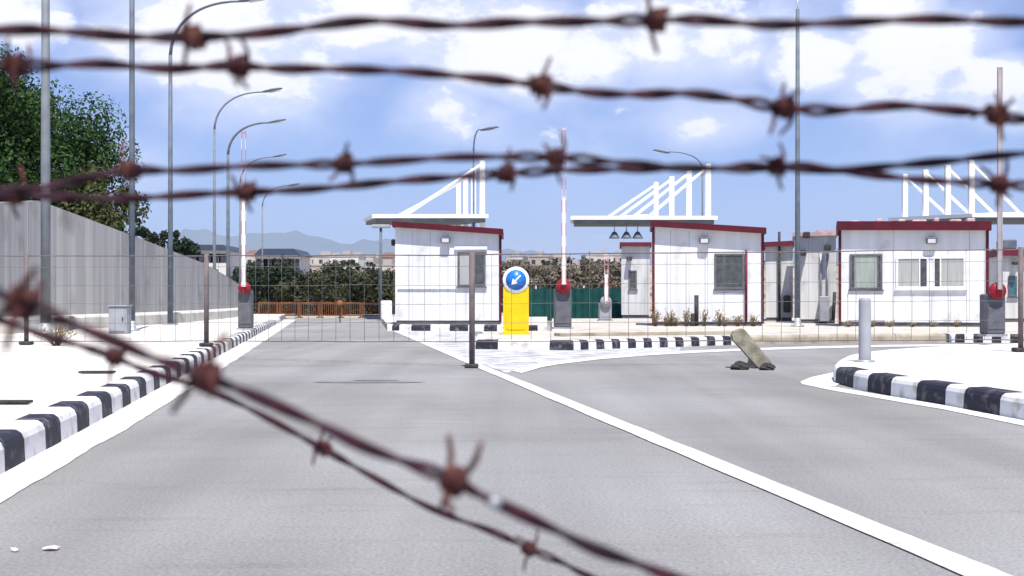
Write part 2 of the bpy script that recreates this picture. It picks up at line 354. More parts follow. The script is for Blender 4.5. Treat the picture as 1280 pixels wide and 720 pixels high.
ribbon('gutter', [P(1000, 478), P(1043, 484), P(1090, 492), P(1180, 507), P(1290, 528), P(1420, 556), P(1700, 640)], [P(1003, 480.5), P(1043, 489), P(1090, 497), P(1180, 512.5), P(1290, 535), P(1420, 565), P(1700, 655)], .004, M['line'], .012)
sheet('gore', [P(489, 413.6), P(548, 433.8), P(603, 456), P(634, 466.5), P(642, 463.4), P(668, 456), P(692, 452), P(745, 446), P(800, 441.6), P(850, 438.6), P(850, 434), P(700, 437.6), P(600, 436.6), P(592, 414)], .003, M['gore'])
sheet('gutter_tip', [P(1000, 478), P(1014, 472), P(1042, 466), P(1060, 460), P(1076, 456), P(1076, 462), P(1044, 484)], .006, M['line'])
# shadow of a post, painted on the road as two dark streaks
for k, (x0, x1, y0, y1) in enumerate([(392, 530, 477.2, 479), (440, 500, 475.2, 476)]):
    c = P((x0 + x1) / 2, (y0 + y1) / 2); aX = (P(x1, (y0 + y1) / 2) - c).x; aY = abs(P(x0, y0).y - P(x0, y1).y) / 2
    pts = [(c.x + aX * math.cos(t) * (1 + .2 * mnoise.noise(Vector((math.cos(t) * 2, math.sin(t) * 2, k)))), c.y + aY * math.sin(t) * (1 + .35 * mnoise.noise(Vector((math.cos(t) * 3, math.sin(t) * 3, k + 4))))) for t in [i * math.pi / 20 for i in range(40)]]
    sheet('road_shadow', pts, .004, M['post_shadow'])

# raised pavements with kerbs
KH = .16
def pave(name, pts, m, z=KH, bot=-.03):
    b = MB(); b.slab([(p[0], p[1]) for p in pts], bot, z - .004); return b.build(name, m, kind='structure')
def kerb(pts, cols, inward, name='kerb', width=.17, h=KH):
    """pts: ground points at the block joints; cols: material index per block; inward: +1 if the pavement is left of the path"""
    b = MB(); pts = [Vector((p[0], p[1], 0)) for p in pts]; n = len(pts)
    nor = []
    for i in range(n):
        t = (pts[min(i + 1, n - 1)] - pts[max(i - 1, 0)]).normalized(); nor.append(Vector((-t.y, t.x, 0)) * inward)
    prof = [(0, -.02), (.006, h * .70), (.018, h * .88), (.042, h * .985), (.06, h), (width, h + .001), (width, -.02)]
    for i in range(n - 1):
        if cols[i] is None: continue
        g_ = .004; d = (pts[i + 1] - pts[i]); l = d.length; a_ = pts[i] + d * (g_ / l); c_ = pts[i + 1] - d * (g_ / l)
        k = len(prof); jz = random.uniform(-.004, .003)
        vs = [tuple(a_ + nor[i] * o + Vector((0, 0, z + (jz if z > 0 else 0)))) for o, z in prof] + [tuple(c_ + nor[i + 1] * o + Vector((0, 0, z + (jz if z > 0 else 0)))) for o, z in prof]
        fs = [(j, j + 1, k + j + 1, k + j) for j in range(k - 1)] + [tuple(range(k)), tuple(range(2 * k - 1, k - 1, -1))]
        if inward > 0: fs = [tuple(reversed(q)) for q in fs]
        b.add(vs, fs, cols[i])
    return b.build(name, [M['kerb_w'], M['kerb_b'], M['kerb_c']], kind='structure')
# left pavement
pave('pavement', [RD(-1.60, -4), RD(-1.60, 56), (-60, 56), (-60, -4)], M['sand'])
pts = []; cols = []; Y = 5.9 - 8 * .87
pts.append(RD(-1.46, Y)); 
while Y < 19.0:
    pts.append(RD(-1.46, Y + .40)); cols.append(1); pts.append(RD(-1.46, Y + .87)); cols.append(0); Y += .87
pts.append(RD(-1.46, Y + .9)); cols.append(2); Y += .9
while Y < 44:
    pts.append(RD(-1.46, Y + .45)); cols.append(1 if Y < 40 else 0); pts.append(RD(-1.46, Y + .95)); cols.append(0); Y += .95
kerb(pts, cols, 1)
# near right island
fr = [(1044, 479), (1066, 485), (1084, 489.5), (1113, 495), (1145, 500.5), (1181, 506.5), (1204, 511), (1249, 519.5), (1292, 528), (1340, 538), (1400, 551), (1480, 570), (1600, 605)]
ring = [P(x, y) for x, y in fr]
tip = [P(1160, 448), P(1110, 452), P(1080, 456), P(1058, 461), P(1046, 468), P(1041, 474)]
full = [P(1900, 436), P(1400, 440), P(1280, 442)] + tip + ring
kerb(full, [0, 0, 0, 0, 0, 0, 0, 0, 0] + [1, 0, 1, 0, 1, 0, 1, 0, 1, 0, 1, 0], 1)
def inset(pl, d):
    o = []; n = len(pl)
    for i in range(n):
        t = (pl[min(i + 1, n - 1)] - pl[max(i - 1, 0)]).normalized(); o.append(pl[i] + Vector((-t.y, t.x, 0)) * d)
    return o
pave('island', inset(full, .15), M['sand'])
# booth island in front of the long row
fb = [(594, 436.5), (622, 437), (687, 438), (717, 438)]
dots = [(726 + 9.9 * i, 437.6 - i * .33) for i in range(22)]
path = [P(596, 428), P(594, 432)] + [P(x, y) for x, y in fb] + [P(x, y) for x, y in dots] + [P(1000, 429.6), P(1060, 428.8), P(1120, 428.3), P(1186, 428)]
cols = [0, 0, 1, 0, 1] + [0 if i % 2 == 0 else 1 for i in range(22)] + [2, 2, 2, 2]
rightd = [P(1194 + 11.5 * i, 428.2 + .1 * i) for i in range(1, 14)]
path += [P(1194, 428.1)] + rightd; cols += [0] + [1 if i % 2 == 0 else 0 for i in range(13)]
path += [Vector((30, 22, 0))]; cols += [0]
kerb(path, cols, 1)
isl = inset(path, .15)
pave('island', isl + [Vector((30, 46, 0)), P(690, 404), P(690, 423), P(600, 424)], M['island'])
# booth island at the end of the left lane
ka = [(484, 413.6), (490, 413.6), (499, 413.7), (514, 413.8), (538, 413.9), (562, 414), (585, 414.1), (605, 414.2), (621, 414.3), (640, 414.4), (654, 414.4), (672, 414.4), (684, 414.4)]
pa = [P(x, y) for x, y in ka]
kerb(pa, [0, 1, 0, 1, 0, 1, 0, 1, 0, 0, 1, 0], 1)
pave('island', inset(pa, .15) + [P(684, 400), P(475, 400)], M['conc_light'])
# worn step between island top and booths
stepb = MB(); a1 = P(700, 420.2, KH); a2 = P(930, 417.5, KH)
stepb.box(0, (a2 - a1).length, 0, .25, 0, .05, M=Matrix.Translation(a1 - Vector((0, 0, .0))) @ Matrix.Rotation(math.atan2(a2.y - a1.y, a2.x - a1.x), 4, 'Z'))
stepb.build('paving_step', M['kerb_c'], kind='structure')

# ------------------------------------------------------------------ concrete wall on the left
wp = [(-260, 430, 248), (-20, 417, 254), (50, 412, 251), (130, 408, 281), (170, 405.5, 296), (211, 402.5, 312), (252, 399, 328), (280, 396, 343), (300, 393.5, 356)]
wb = MB(); top = []; bot = []
for (x, yb, yt) in wp:
    p = P(x, yb, KH); bot.append(p); top.append(Q(x, yt, p.y).z)
th = .22
for i in range(len(wp) - 1):
    a_, b_ = bot[i], bot[i + 1]; d = (b_ - a_).normalized(); nn = Vector((-d.y, d.x, 0)) * th
    vs = [(a_.x, a_.y, 0), (b_.x, b_.y, 0), (b_.x + nn.x, b_.y + nn.y, 0), (a_.x + nn.x, a_.y + nn.y, 0),
          (a_.x, a_.y, top[i]), (b_.x, b_.y, top[i + 1]), (b_.x + nn.x, b_.y + nn.y, top[i + 1]), (a_.x + nn.x, a_.y + nn.y, top[i])]
    wb.add(vs, [(0, 1, 5, 4), (2, 3, 7, 6), (4, 5, 6, 7), (1, 2, 6, 5), (3, 0, 4, 7)])
    l = (b_ - a_).length; k = max(1, int(l / 1.5))
    for q in range(k):                       # panel joints as shallow ribs
        t = (q + .5) / k; c = a_.lerp(b_, t); zt = top[i] + (top[i + 1] - top[i]) * t
        Mx = Matrix.Translation((c.x, c.y, 0)) @ Matrix.Rotation(math.atan2(d.y, d.x), 4, 'Z')
        wb.box(-.012, .012, -.008, -.001, .1, zt - .02, 1, M=Mx)
we = empty('concrete_wall', (0, 0, 0), label='tall streaked grey concrete wall along the left, stepping down into the distance', cat='wall')
wb.build('wall_panel', [M['wall'], M['seam']], we)
ft = MB()
for i in range(1, len(wp) - 1):
    a_, b_ = bot[i], bot[i + 1]; d = (b_ - a_).normalized(); nn = Vector((d.y, -d.x, 0))
    vs = []
    for p in (a_, b_):
        for (o, z) in ((.003, KH), (.003, .46), (.45, .44), (.50, .40), (.52, KH - .01)): q = p + nn * o; vs.append((q.x, q.y, z))
    ft.add(vs, [(1, 6, 7, 2), (2, 7, 8, 3), (3, 8, 9, 4), (0, 1, 2, 3, 4), (9, 8, 7, 6, 5)])
ft.build('footing', M['conc_light'], we)

# ------------------------------------------------------------------ foliage
def leaves(b, c, r, n, size, squash=(1, 1, 1), clumps=18, hollow=.35, mi=0):
    cs = []
    for i in range(clumps):
        while True:
            v = Vector([random.uniform(-1, 1) for _ in range(3)])
            if hollow < v.length < 1: break
        cs.append((Vector((c[0] + v.x * r * squash[0], c[1] + v.y * r * squash[1], c[2] + v.z * r * squash[2])), r * random.uniform(.22, .45)))
    for i in range(n):
        cc, cr = random.choice(cs)
        v = Vector([random.gauss(0, 1) for _ in range(3)]).normalized() * cr * random.random() ** .4
        p = cc + v; s = size * random.uniform(.6, 1.4)
        nrm = (v.normalized() + Vector([random.uniform(-.8, .8) for _ in range(3)])).normalized()
        t = nrm.orthogonal().normalized(); q = nrm.cross(t); a_ = random.uniform(0, 6.28); t, q = t * math.cos(a_) + q * math.sin(a_), q * math.cos(a_) - t * math.sin(a_)
        b.add([p - t * s, p - q * s * .5, p + t * s, p + q * s * .5], [(0, 1, 2, 3)], mi)
    return cs
def tree(name, loc, h, r, n, size, m, label, cat='tree', group=None, squash=(1, 1, 1), trunk=.12, clumps=22):
    t = empty(name, loc, label=label, cat=cat, group=group)
    b = MB(); cz = h - r * squash[2] * .95
    cs = leaves(b, (0, 0, cz), r, n, size, squash, clumps); b.build('crown', m, t)
    tb = MB(); tb.tube([(0, 0, -.3), (.05, 0, cz * .4), (-.04, .03, cz * .8), (0, 0, cz + r * .3)], [trunk, trunk * .8, trunk * .6, trunk * .25], 8)
    for (p, cr) in cs[:9]: tb.tube([(0, 0, cz * .6), tuple((Vector((0, 0, cz * .75)) + p) * .5), tuple(p)], [trunk * .45, trunk * .3, trunk * .1], 5)
    tb.build('trunk', M['bark'], t)
    return t
def at(px, Y, z=-.03): return Vector(((px - 640) * Y / F, Y, z))
def hgt(py, Y): return HC + (HZ - py) * Y / F
Yt = 36
tree('broadleaf_tree', at(30, Yt), hgt(98, Yt), 2.4, 46000, .06, M['leaf'], 'largest dark green leafy tree rising behind the left end of the concrete wall', squash=(.95, .9, 1.05), trunk=.2, clumps=46)
tree('broadleaf_tree', at(-66, 35), hgt(84, 35), 2.9, 40000, .066, M['leaf'], 'dense green tree at the left edge of the picture behind the wall', squash=(1, .9, 1.05), trunk=.2, clumps=46)
tree('shrub_tree', at(112, 35.5), hgt(200, 35.5), 1.55, 12000, .07, M['leaf_t'], 'low olive and yellowish shrub tree leaning over the wall beside the big dark tree', squash=(1.0, .7, .9), trunk=.1, clumps=26)
for (px, py, Y, r, lab) in [(179, 279, 60, .55, 'small dark tree just above the wall top, nearest the big tree'), (206, 288, 64, .75, 'small dark tree above the wall top beside the curved lamp post'),
                            (222, 290, 68, .6, 'narrow dark tree above the wall top, third in the small row'), (232, 302, 72, .9, 'rounded dark tree lowest along the wall top')]:
    tree('small_tree', at(px, Y), hgt(py, Y), r * 1.25, 1500, .12, M['leaf_d'], lab, squash=(.8, .8, 1.1), trunk=.08, clumps=12)
# hedge of shrubs beyond the orange barriers
hed = [(300, 332, 78, 2.0, 'd'), (325, 334, 70, 2.2, 'd'), (352, 338, 76, 2.1, 'd'), (372, 334, 72, 2.3, 'o'), (392, 346, 66, 1.7, 'o'), (410, 335, 76, 2.3, 'o'), (432, 340, 68, 2.1, 'o'), (452, 336, 75, 2.3, 'd'), (472, 342, 69, 2.1, 'o'), (492, 338, 76, 2.3, 'd'), (520, 342, 74, 2.2, 'o'), (640, 345, 82, 2.2, 'o')]
lab_h = ['dark shrub at the left end of the hedge behind the first barrier boom', 'dark green shrub right of the left barrier boom', 'dark shrub behind the leftmost orange barriers', 'tall olive shrub in the middle left of the hedge',
         'short brownish olive shrub in the front of the hedge', 'olive shrub in the middle of the hedge', 'olive shrub in front of the hedge, right of its middle', 'dark green shrub behind the right orange barriers', 'olive shrub left of the first booth', 'dark shrub partly hidden by the left corner of the first booth',
         'olive shrub behind the first booth', 'olive shrub showing between the first booth and the arrow sign']
for (px, py, Y, r, c), lab in zip(hed, lab_h):
    Yh = Y
    tree('shrub', at(px, Yh), hgt(py, Yh) , r, 7000, .10, M['leaf_' + c], lab, cat='shrub', group='shrubs in the hedge beyond the road end', squash=(1.15, .8, .75), trunk=.1, clumps=20)
# scrub on the slope, right of the first booth
sc_lab = []
for i, (px, py, Y) in enumerate([(662, 334, 120), (684, 330, 140), (708, 333, 115), (728, 328, 150), (748, 332, 125), (768, 334, 110), (640, 326, 160), (700, 340, 100), (740, 343, 98), (672, 345, 100)]):
    tree('scrub_bush', (at(px, Y).x, Y, hillz(at(px, Y).x, Y)), max(2.2, hgt(py, Y) - hillz(at(px, Y).x, Y)), 2.0, 2600, .16, M['scrub'], 'dry olive scrub bush on the slope above the green netting', cat='shrub', group='scrub bushes above the green netting', squash=(1.5, 1, .7), trunk=.1, clumps=12)

# ------------------------------------------------------------------ town on the hill
def house(px, Y, wd, dp, h, wall, roof, label, pitched=False, lift=0):
    x = (px - 640) * Y / F; z = hillz(x, Y) + lift
    e_ = empty('house', (x, Y, z), random.uniform(-.25, .25), label=label, cat='house', group='houses of the distant town')
    b = MB().box(-wd / 2, wd / 2, -dp / 2, dp / 2, -3, h); b.build('wall', M['house'][wall], e_)
    rb = MB()
    if pitched: rb.prism([(-wd / 2 - .4, h + .002), (wd / 2 + .4, h + .002), (wd * .2, h + 1.9), (-wd * .2, h + 1.9)], -dp / 2 - .4, dp / 2 + .4)
    else:
        rb.box(-wd / 2 - .15, wd / 2 + .15, -dp / 2 - .15, dp / 2 + .15, h + .002, h + .35); rb.box(-wd * .15, wd * .12, -1, 1, h + .35, h + 2.0)
    rb.build('roof', M['hroof'][roof], e_)
    nfl = max(1, int(h // 3)); nc = max(2, int(wd // 3))
    for fl in range(nfl):
        for c_ in range(nc):
            xx = -wd / 2 + wd * (c_ + .5) / nc
            wq = MB().box(xx - .6, xx + .6, -dp / 2 - .05, -dp / 2 - .003, fl * 3 + .9, fl * 3 + 2.2); wq.build('window', M['hwin'], e_)
    return e_
hw = ['cream', 'brownish', 'white']; hr = ['flat roof', 'tiled roof', 'blue roof']
rows = [(262, 420), (283, 470), (300, 380), (318, 430), (395, 500), (408, 440), (421, 520), (435, 400), (448, 480), (461, 430), (474, 520), (486, 390), (500, 450), (648, 430), (662, 500), (676, 420), (690, 470), (705, 520), (720, 410), (738, 480), (755, 440), (772, 500), (960, 480), (1245, 470), (1262, 520), (560, 480), (590, 430), (384, 400), (373, 470), (334, 500)] + [(random.uniform(380, 500), random.uniform(520, 760)) for _ in range(26)] + [(random.uniform(640, 790), random.uniform(520, 760)) for _ in range(22)]
for i, (px, Y) in enumerate(rows):
    wl = (i * 7 + 1) % 3; rf = (0, 0, 0, 1, 0, 0, 0)[i % 7]; wd = random.uniform(7, 13) if px < 600 else random.uniform(4.5, 9); h = random.choice((3.4, 6.4, 3.6, 6.2))
    side = 'left of the first booth' if px < 500 else ('right of the first booth' if px < 800 else 'showing past the right booths')
    house(px, Y, wd, 8, h, wl, rf, '%s distant house with %s, far hillside, %s' % (hw[wl], hr[rf], side), rf == 1, lift=-2.4)
# long low sheds with dark roofs left of the middle
def shed(px0, px1, ytop, Y, label):
    x0, x1 = (px0 - 640) * Y / F, (px1 - 640) * Y / F; z = hillz((x0 + x1) / 2, Y); zt = hgt(ytop, Y) - z
    e_ = empty('shed', ((x0 + x1) / 2, Y, z), 0, label=label, cat='shed'); wd = (x1 - x0)
    MB().box(-wd / 2, wd / 2, 0, 12, -2, zt - 1.0).build('wall', M['house'][2], e_)
    MB().prism([(-wd / 2 - .5, zt - 1.0), (wd / 2 + .5, zt - 1.0), (wd / 2 - .5, zt), (-wd / 2 + .5, zt)], -.6, 12.5).build('roof', M['hroof'][2], e_)
    for k in range(5):
        xx = -wd / 2 + wd * (k + .5) / 5; MB().box(xx - .9, xx + .9, -.05, -.003, zt - 3.2, zt - 1.6).build('window', M['hwin'], e_)
shed(322, 372, 311, 200, 'long low shed with dark blue roof beyond the left hedge')
shed(238, 283, 306, 230, 'pale shed with dark blue roof rising beyond the end of the concrete wall')
for i in range(46):                          # garden trees among the houses
    px = random.choice([random.uniform(236, 500), random.uniform(640, 790)]); Y = random.uniform(230, 500); x = (px - 640) * Y / F
    b = MB(); leaves(b, (0, 0, 1.8), 1.7, 420, .32, (1.3, 1, .8), 10, .1)
    o = b.build('garden_tree', M['leaf_o'] if i % 2 else M['leaf_d'], None, label='small dark garden tree among the houses of the distant town', cat='tree', group='garden trees in the distant town'); o.location = (x, Y, hillz(x, Y))

# ------------------------------------------------------------------ canopies (white, hung from masts)
def canopy(mast_px, Y0, dY, slab_px, sgn, ytop, yslab, label, nframes=4, reach=None, thick=.16):
    t = empty('border_canopy', (0, 0, 0), label=label, cat='canopy', group='white canopies over the inspection lanes')
    zt = hgt(ytop, Y0); zs = hgt(yslab, Y0); xm = (mast_px - 640) * Y0 / F; xe = (slab_px - 640) * Y0 / F
    sl = MB(); x_in = xm - sgn * .25
    def RX(x, dy): return x + VPX * dy
    L_ = dY * (nframes - 1); kf = (Y0 + L_ + .8) / (Y0 - .8)
    fx = (lambda x: x * kf) if sgn < 0 and slab_px > 640 else (lambda x: RX(x, L_ + 1.6)); fx2 = (lambda x: RX(x, L_ + 1.6))
    a_, c_ = min(xe, x_in), max(xe, x_in)
    rise = HC + (HZ - yslab - 3.5) * (Y0 + L_ + .8) / F - zs
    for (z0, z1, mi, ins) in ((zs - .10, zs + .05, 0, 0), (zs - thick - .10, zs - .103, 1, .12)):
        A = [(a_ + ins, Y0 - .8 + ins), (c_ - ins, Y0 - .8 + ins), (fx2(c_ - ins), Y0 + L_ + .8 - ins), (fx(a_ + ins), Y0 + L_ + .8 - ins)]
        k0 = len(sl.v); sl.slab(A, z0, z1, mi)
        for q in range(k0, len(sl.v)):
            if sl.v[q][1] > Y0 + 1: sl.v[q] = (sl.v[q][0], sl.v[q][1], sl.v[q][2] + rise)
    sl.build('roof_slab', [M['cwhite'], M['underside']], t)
    for k in range(nframes):
        y = Y0 + dY * k; dx = VPX * dY * k
        MB().box(xm + dx - .105, xm + dx + .105, y - .105, y + .105, 0, zt, bev=.02).build('mast', M['cwhite'], t)
        MB().box(xm + dx - .2, xm + dx + .2, y - .2, y + .2, -.02, .12).build('base_plate', M['galv'], t)
        x2 = xm + (xe - xm) * (reach or .72)
        MB().tube([(xm + dx, y, zt - .12), (x2 + dx, y, zs + .04 + rise * dY * k / (L_ + .8))], .065, 8).build('stay', M['cwhite'], t)
        x3 = xm + (xe - xm) * (reach or .72) * .5
        MB().tube([(xm + dx, y, zt - 1.0), (x3 + dx, y, zs + .04)], .05, 8).build('stay', M['cwhite'], t) if nframes == 5 else None
    MB().tube([(x2 + 0, Y0, zs + .10), (x2 + VPX * L_, Y0 + L_, zs + .10 + rise)], .06, 8).build('edge_beam', M['cwhite'], t)
    return t
canopy(603, 50, 2.9, 468, -1, 201, 271, 'white cable stayed canopy behind the first booth')
canopy(885, 50, 2.6, 712, -1, 205, 273, 'white cable stayed canopy behind the middle booth', reach=.44)
canopy(1214, 50, 1.9, 1400, 1, 200, 270, 'white cable stayed canopy behind the widest booth, sloping stays to the right', reach=.34)

# ------------------------------------------------------------------ booths
def flood(parent, x, y, z):
    l = MB().box(x - .12, x + .12, y - .16, y - .02, z - .06, z + .09, bev=.015).build('wall_lamp', M['bgrey'], parent)
    MB().box(x - .085, x + .085, y - .172, y - .162, z - .045, z + .05).build('lamp_lens', M['lamp_glass'], l)
def window(parent, x0, x1, z0, z1, panes, fm, fr=.05):
    w_ = MB(); Yf = -.035
    w_.box(x0, x1, Yf, -.002, z0, z0 + fr, bev=.006); w_.box(x0, x1, Yf, -.002, z1 - fr, z1, bev=.006)
    w_.box(x0, x0 + fr, Yf + .001, -.002, z0 + fr, z1 - fr); w_.box(x1 - fr, x1, Yf + .001, -.002, z0 + fr, z1 - fr)
    wd = x1 - x0 - 2 * fr; acc = x0 + fr
    fo = w_.build('window', fm, parent)
    mull = MB(); any_ = False
    for i, (frac, gm) in enumerate(panes):
        a_ = acc; b_ = acc + wd * frac; acc = b_
        MB().box(a_ + .005, b_ - .005, -.016, -.004, z0 + fr, z1 - fr).build('pane', gm, fo)
        if i < len(panes) - 1: mull.box(b_ - .015, b_ + .015, Yf + .004, -.003, z0 + fr, z1 - fr); any_ = True
    if any_: mull.build('mullion', fm, fo)
    MB().box(x0 - .03, x1 + .03, -.06, -.003, z0 - .035, z0 - .002).build('window_sill', fm, parent)
def booth(px0, px1, Y, ytl, ytr, label, windows=(), lamp=None, trim=(1, 1), wallm='panel', dep=2.4, zb=KH, red='red', group='white cabins with red roof trim', rz=.02, door=None, fas=.145, seams=.42):
    ax = (px0 - 640) * Y / F; cr, sr = math.cos(rz), math.sin(rz)
    def T(px): k = (px - 640) / F; return (k * Y - ax) / (cr - k * sr)
    wd = T(px1); W = wd / 2; Yr = Y + wd * sr; Ym = Y + W * sr
    t = empty('guard_booth', (ax + W * cr, Ym, zb), rz, label=label, cat='booth', group=group)
    hl = hgt(ytl, Y) - zb; hr_ = hgt(ytr, Yr) - zb
    def X(px): return T(px) - W
    def Z(py): return hgt(py, Ym) - zb
    MB().prism([(-W + .02, .10), (W - .02, .10), (W - .02, hr_ - .03), (-W + .02, hl - .03)], 0, dep).build('wall', M[wallm], t)
    MB().box(-W + .05, W - .05, .03, dep - .03, -.01, .10).build('plinth', M['bgrey'], t)
    sm_ = MB(); n = int(wd / seams)
    for i in range(1, n):
        x = -W + wd * i / n
        inside = any(a - .03 < x < b + .03 for (a, b) in [(X(w_[0]), X(w_[1])) for w_ in windows])
        zt = (Z(windows[0][3]) - .1) if inside and windows else hl + (hr_ - hl) * i / n - .2
        sm_.box(x - .006, x + .006, -.004, -.001, .12, max(.3, zt))
    sm_.build('panel_joint', M['seam'], t)
    ov = .14
    # fascia ring under a mono-pitch roof
    fa = MB(); fa.prism([(-W - .04, hl - fas), (W + .04, hr_ - fas), (W + .04, hr_), (-W - .04, hl)], -ov - .05, -ov); fa.prism([(-W - .04, hl - fas), (W + .04, hr_ - fas), (W + .04, hr_), (-W - .04, hl)], dep + .02, dep + .07)
    fa.add([(W + .04, -ov, hr_ - fas), (W + .04, dep + .02, hr_ - fas), (W + .04, dep + .02, hr_), (W + .04, -ov, hr_), (W, -ov, hr_ - fas), (W, dep + .02, hr_ - fas), (W, dep + .02, hr_), (W, -ov, hr_)], [(0, 1, 2, 3), (7, 6, 5, 4), (3, 2, 6, 7), (0, 4, 5, 1)])
    fa.add([(-W - .04, -ov, hl - fas), (-W - .04, dep + .02, hl - fas), (-W - .04, dep + .02, hl), (-W - .04, -ov, hl), (-W, -ov, hl - fas), (-W, dep + .02, hl - fas), (-W, dep + .02, hl), (-W, -ov, hl)], [(3, 2, 1, 0), (4, 5, 6, 7), (7, 6, 2, 3), (1, 5, 4, 0)])
    fa.build('fascia', M[red], t)
    MB().prism([(-W + .003, hl - .045), (W - .003, hr_ - .045), (W - .003, hr_ - .01), (-W + .003, hl - .01)], -ov + .003, dep + .015).build('roof', M['pinkroof'], t)
    for sd_, on in ((-1, trim[0]), (1, trim[1])):
        if on:
            xx = sd_ * (W - .02); hh = (hl if sd_ < 0 else hr_) - fas
            MB().box(xx - .045 if sd_ > 0 else xx - .02, xx + .02 if sd_ > 0 else xx + .045, -.025, -.003, .05, hh).build('corner_trim', M['red' if on == 1 else 'maroon'], t)
    for w_ in windows:
        window(t, X(w_[0]), X(w_[1]), Z(w_[3]), Z(w_[2]), w_[4], w_[5])
    if door:
        dx0, dx1, dz1 = X(door[0]), X(door[1]), Z(door[2])
        d = MB().box(dx0, dx1, -.03, -.003, .12, dz1, bev=.008).build('door', M['white'], t)
        MB().box(dx0 + .05, dx0 + .09, -.07, -.031, .72, .86, bev=.01).build('handle', M['galv'], d)
    if lamp: flood(t, X(lamp[0]), 0, Z(lamp[1]))
    return t, X, Z
b1, X, Z = booth(493, 627, 32.5, 277, 286.5, 'first white guard booth, standing left of the yellow arrow sign', rz=.0, windows= [(572, 607, 315, 358, [(.5, M['glass_l']), (.5, M['glass_d'])], M['bgrey'])], lamp=(557, 301), trim=(0, 1))
MB().box(X(497) , X(570), -.05, -.02, Z(360), Z(359)).build('cable_conduit', M['white'], b1)
MB().box(X(568), X(609), -.055, -.038, Z(312), Z(308)).build('shutter_box', M['white'], b1)
MB().box(X(487), X(492), .4, .7, Z(306), Z(298), bev=.02).build('security_camera', M['dark'], b1)
b2, X, Z = booth(815, 955, 31, 276, 285, 'second white guard booth with one dark window, behind the tilted concrete block', rz=R(-5.8), windows= [(893, 930, 317, 362, [(1, M['glass_d'])], M['bgrey'])], lamp=(880, 301.5), trim=(2, 1))
MB().box(X(890), X(930), -.02, -.003, .14, Z(366), bev=.006).build('lower_panel', M['white'], b2)
MB().tube([(X(932.5), -.06, .05), (X(932.5), -.06, Z(313))], .03, 8).build('drain_pipe', M['maroon'], b2)
MB().tube([(X(870), -.25, 0), (X(870), -.25, Z(369))], .055, 10).build('black_pipe', M['dark'], b2)
MB().box(X(863), X(868), -.35, -.1, 0, .3, bev=.02).build('cable_box', M['dark'], b2)
gz = M['glass_g']; gl = M['glass_l']; gd = M['glass_d']
b3, X, Z = booth(1048, 1236, 30.4, 277, 277, 'widest white booth with two windows, behind the grey bollard', rz=R(-13.8), windows= [(1062, 1103, 317, 362, [(.08, gd), (.84, gz), (.08, gd)], M['bgrey']), (1120, 1207, 321, 361, [(.33, gl), (.12, gd), (.10, M['white']), (.10, gd), (.35, gl)], M['white'])], lamp=(1164, 302), trim=(1, 1), fas=.21)
MB().box(X(1060), X(1106), -.028, -.003, .14, Z(368), bev=.006).build('lower_panel', M['white'], b3)
for (px, w_, h_) in ((1068, 14, 3), (1100, 8, 5), (1128, 9, 4), (1150, 18, 3), (1172, 6, 5), (1196, 14, 3), (1215, 10, 4)):
    MB().box(X(px) - w_ * .009, X(px) + w_ * .009, .2, .7, Z(279), Z(277 - h_), bev=.02).build('roof_ballast', M['pinkroof'], b3)
b4, X, Z = booth(776, 813, 44, 303, 303, 'small far cabin with maroon roof edge behind the left corner of the middle booth', rz=R(-4.8), windows= [(786, 796, 338, 362, [(1, gd)], M['bgrey'])], trim=(0, 0), wallm='panel_old', red='maroon', dep=2)
MB().box(X(783), X(790), -.3, -.05, Z(326), Z(321), bev=.02).build('security_camera', M['dark'], b4)
b5, X, Z = booth(956, 992, 38, 303, 301, 'narrow aged cabin with maroon roof edge, between the middle booth and the tall pole', rz=R(-11), trim=(0, 0), wallm='panel_old', red='maroon', dep=3, seams=.3)
MB().tube([(X(974), -.1, 0), (X(974), -.1, Z(290))], .04, 8).build('vent_pipe', M['dark'], b5)
MB().box(X(979), X(988), -.35, -.05, .25, .75, bev=.03).build('meter_box', M['dark'], b5)
b6, X, Z = booth(993, 1046, 34.5, 291, 290, 'grey weathered container cabin left of the widest booth, with cameras', rz=R(-12), trim=(0, 0), wallm='panel_old', red='pinkroof', dep=3, fas=.1, seams=.35)
for (px, py) in ((1003, 316), (1034, 310), (1008, 294)):
    cm = MB().box(X(px) - .09, X(px) + .09, -.34, -.08, Z(py) - .08, Z(py) + .08, bev=.02).build('security_camera', M['dark'], b6)
MB().box(X(1024), X(1036), -.4, -.05, .05, .72, bev=.02).build('air_conditioner', M['boxgrey'], b6)
for px in (1026, 1034): MB().tube([(X(px), -.05, .7), (X(px), -.05, Z(318))], .025, 6).build('pipe', M['galv'], b6)
MB().tube([(X(1041), -.2, .0), (X(1043), -.2, Z(365))], .045, 8).build('black_pipe', M['dark'], b6)
MB().box(X(1022), X(1046), .5, 2, Z(291), Z(286)).build('roof_tank', M['pinkroof'], b6)
b7, X, Z = booth(1252, 1330, 36, 311, 312, 'grey cabin with maroon roof edge at the right edge of the picture', rz=R(-10), windows=[(1260, 1271, 345, 371, [(1, M['teal'])], M['bgrey'])], trim=(0, 0), wallm='panel_old', red='maroon', fas=.2)
MB().box(X(1268) - .08, X(1268) + .08, -.3, -.05, Z(331), Z(327), bev=.02).build('security_camera', M['dark'], b7)
MB().box(X(1256), X(1276), .5, 1.2, Z(310), Z(298), bev=.03).build('roof_unit', M['pole_d'], b7)

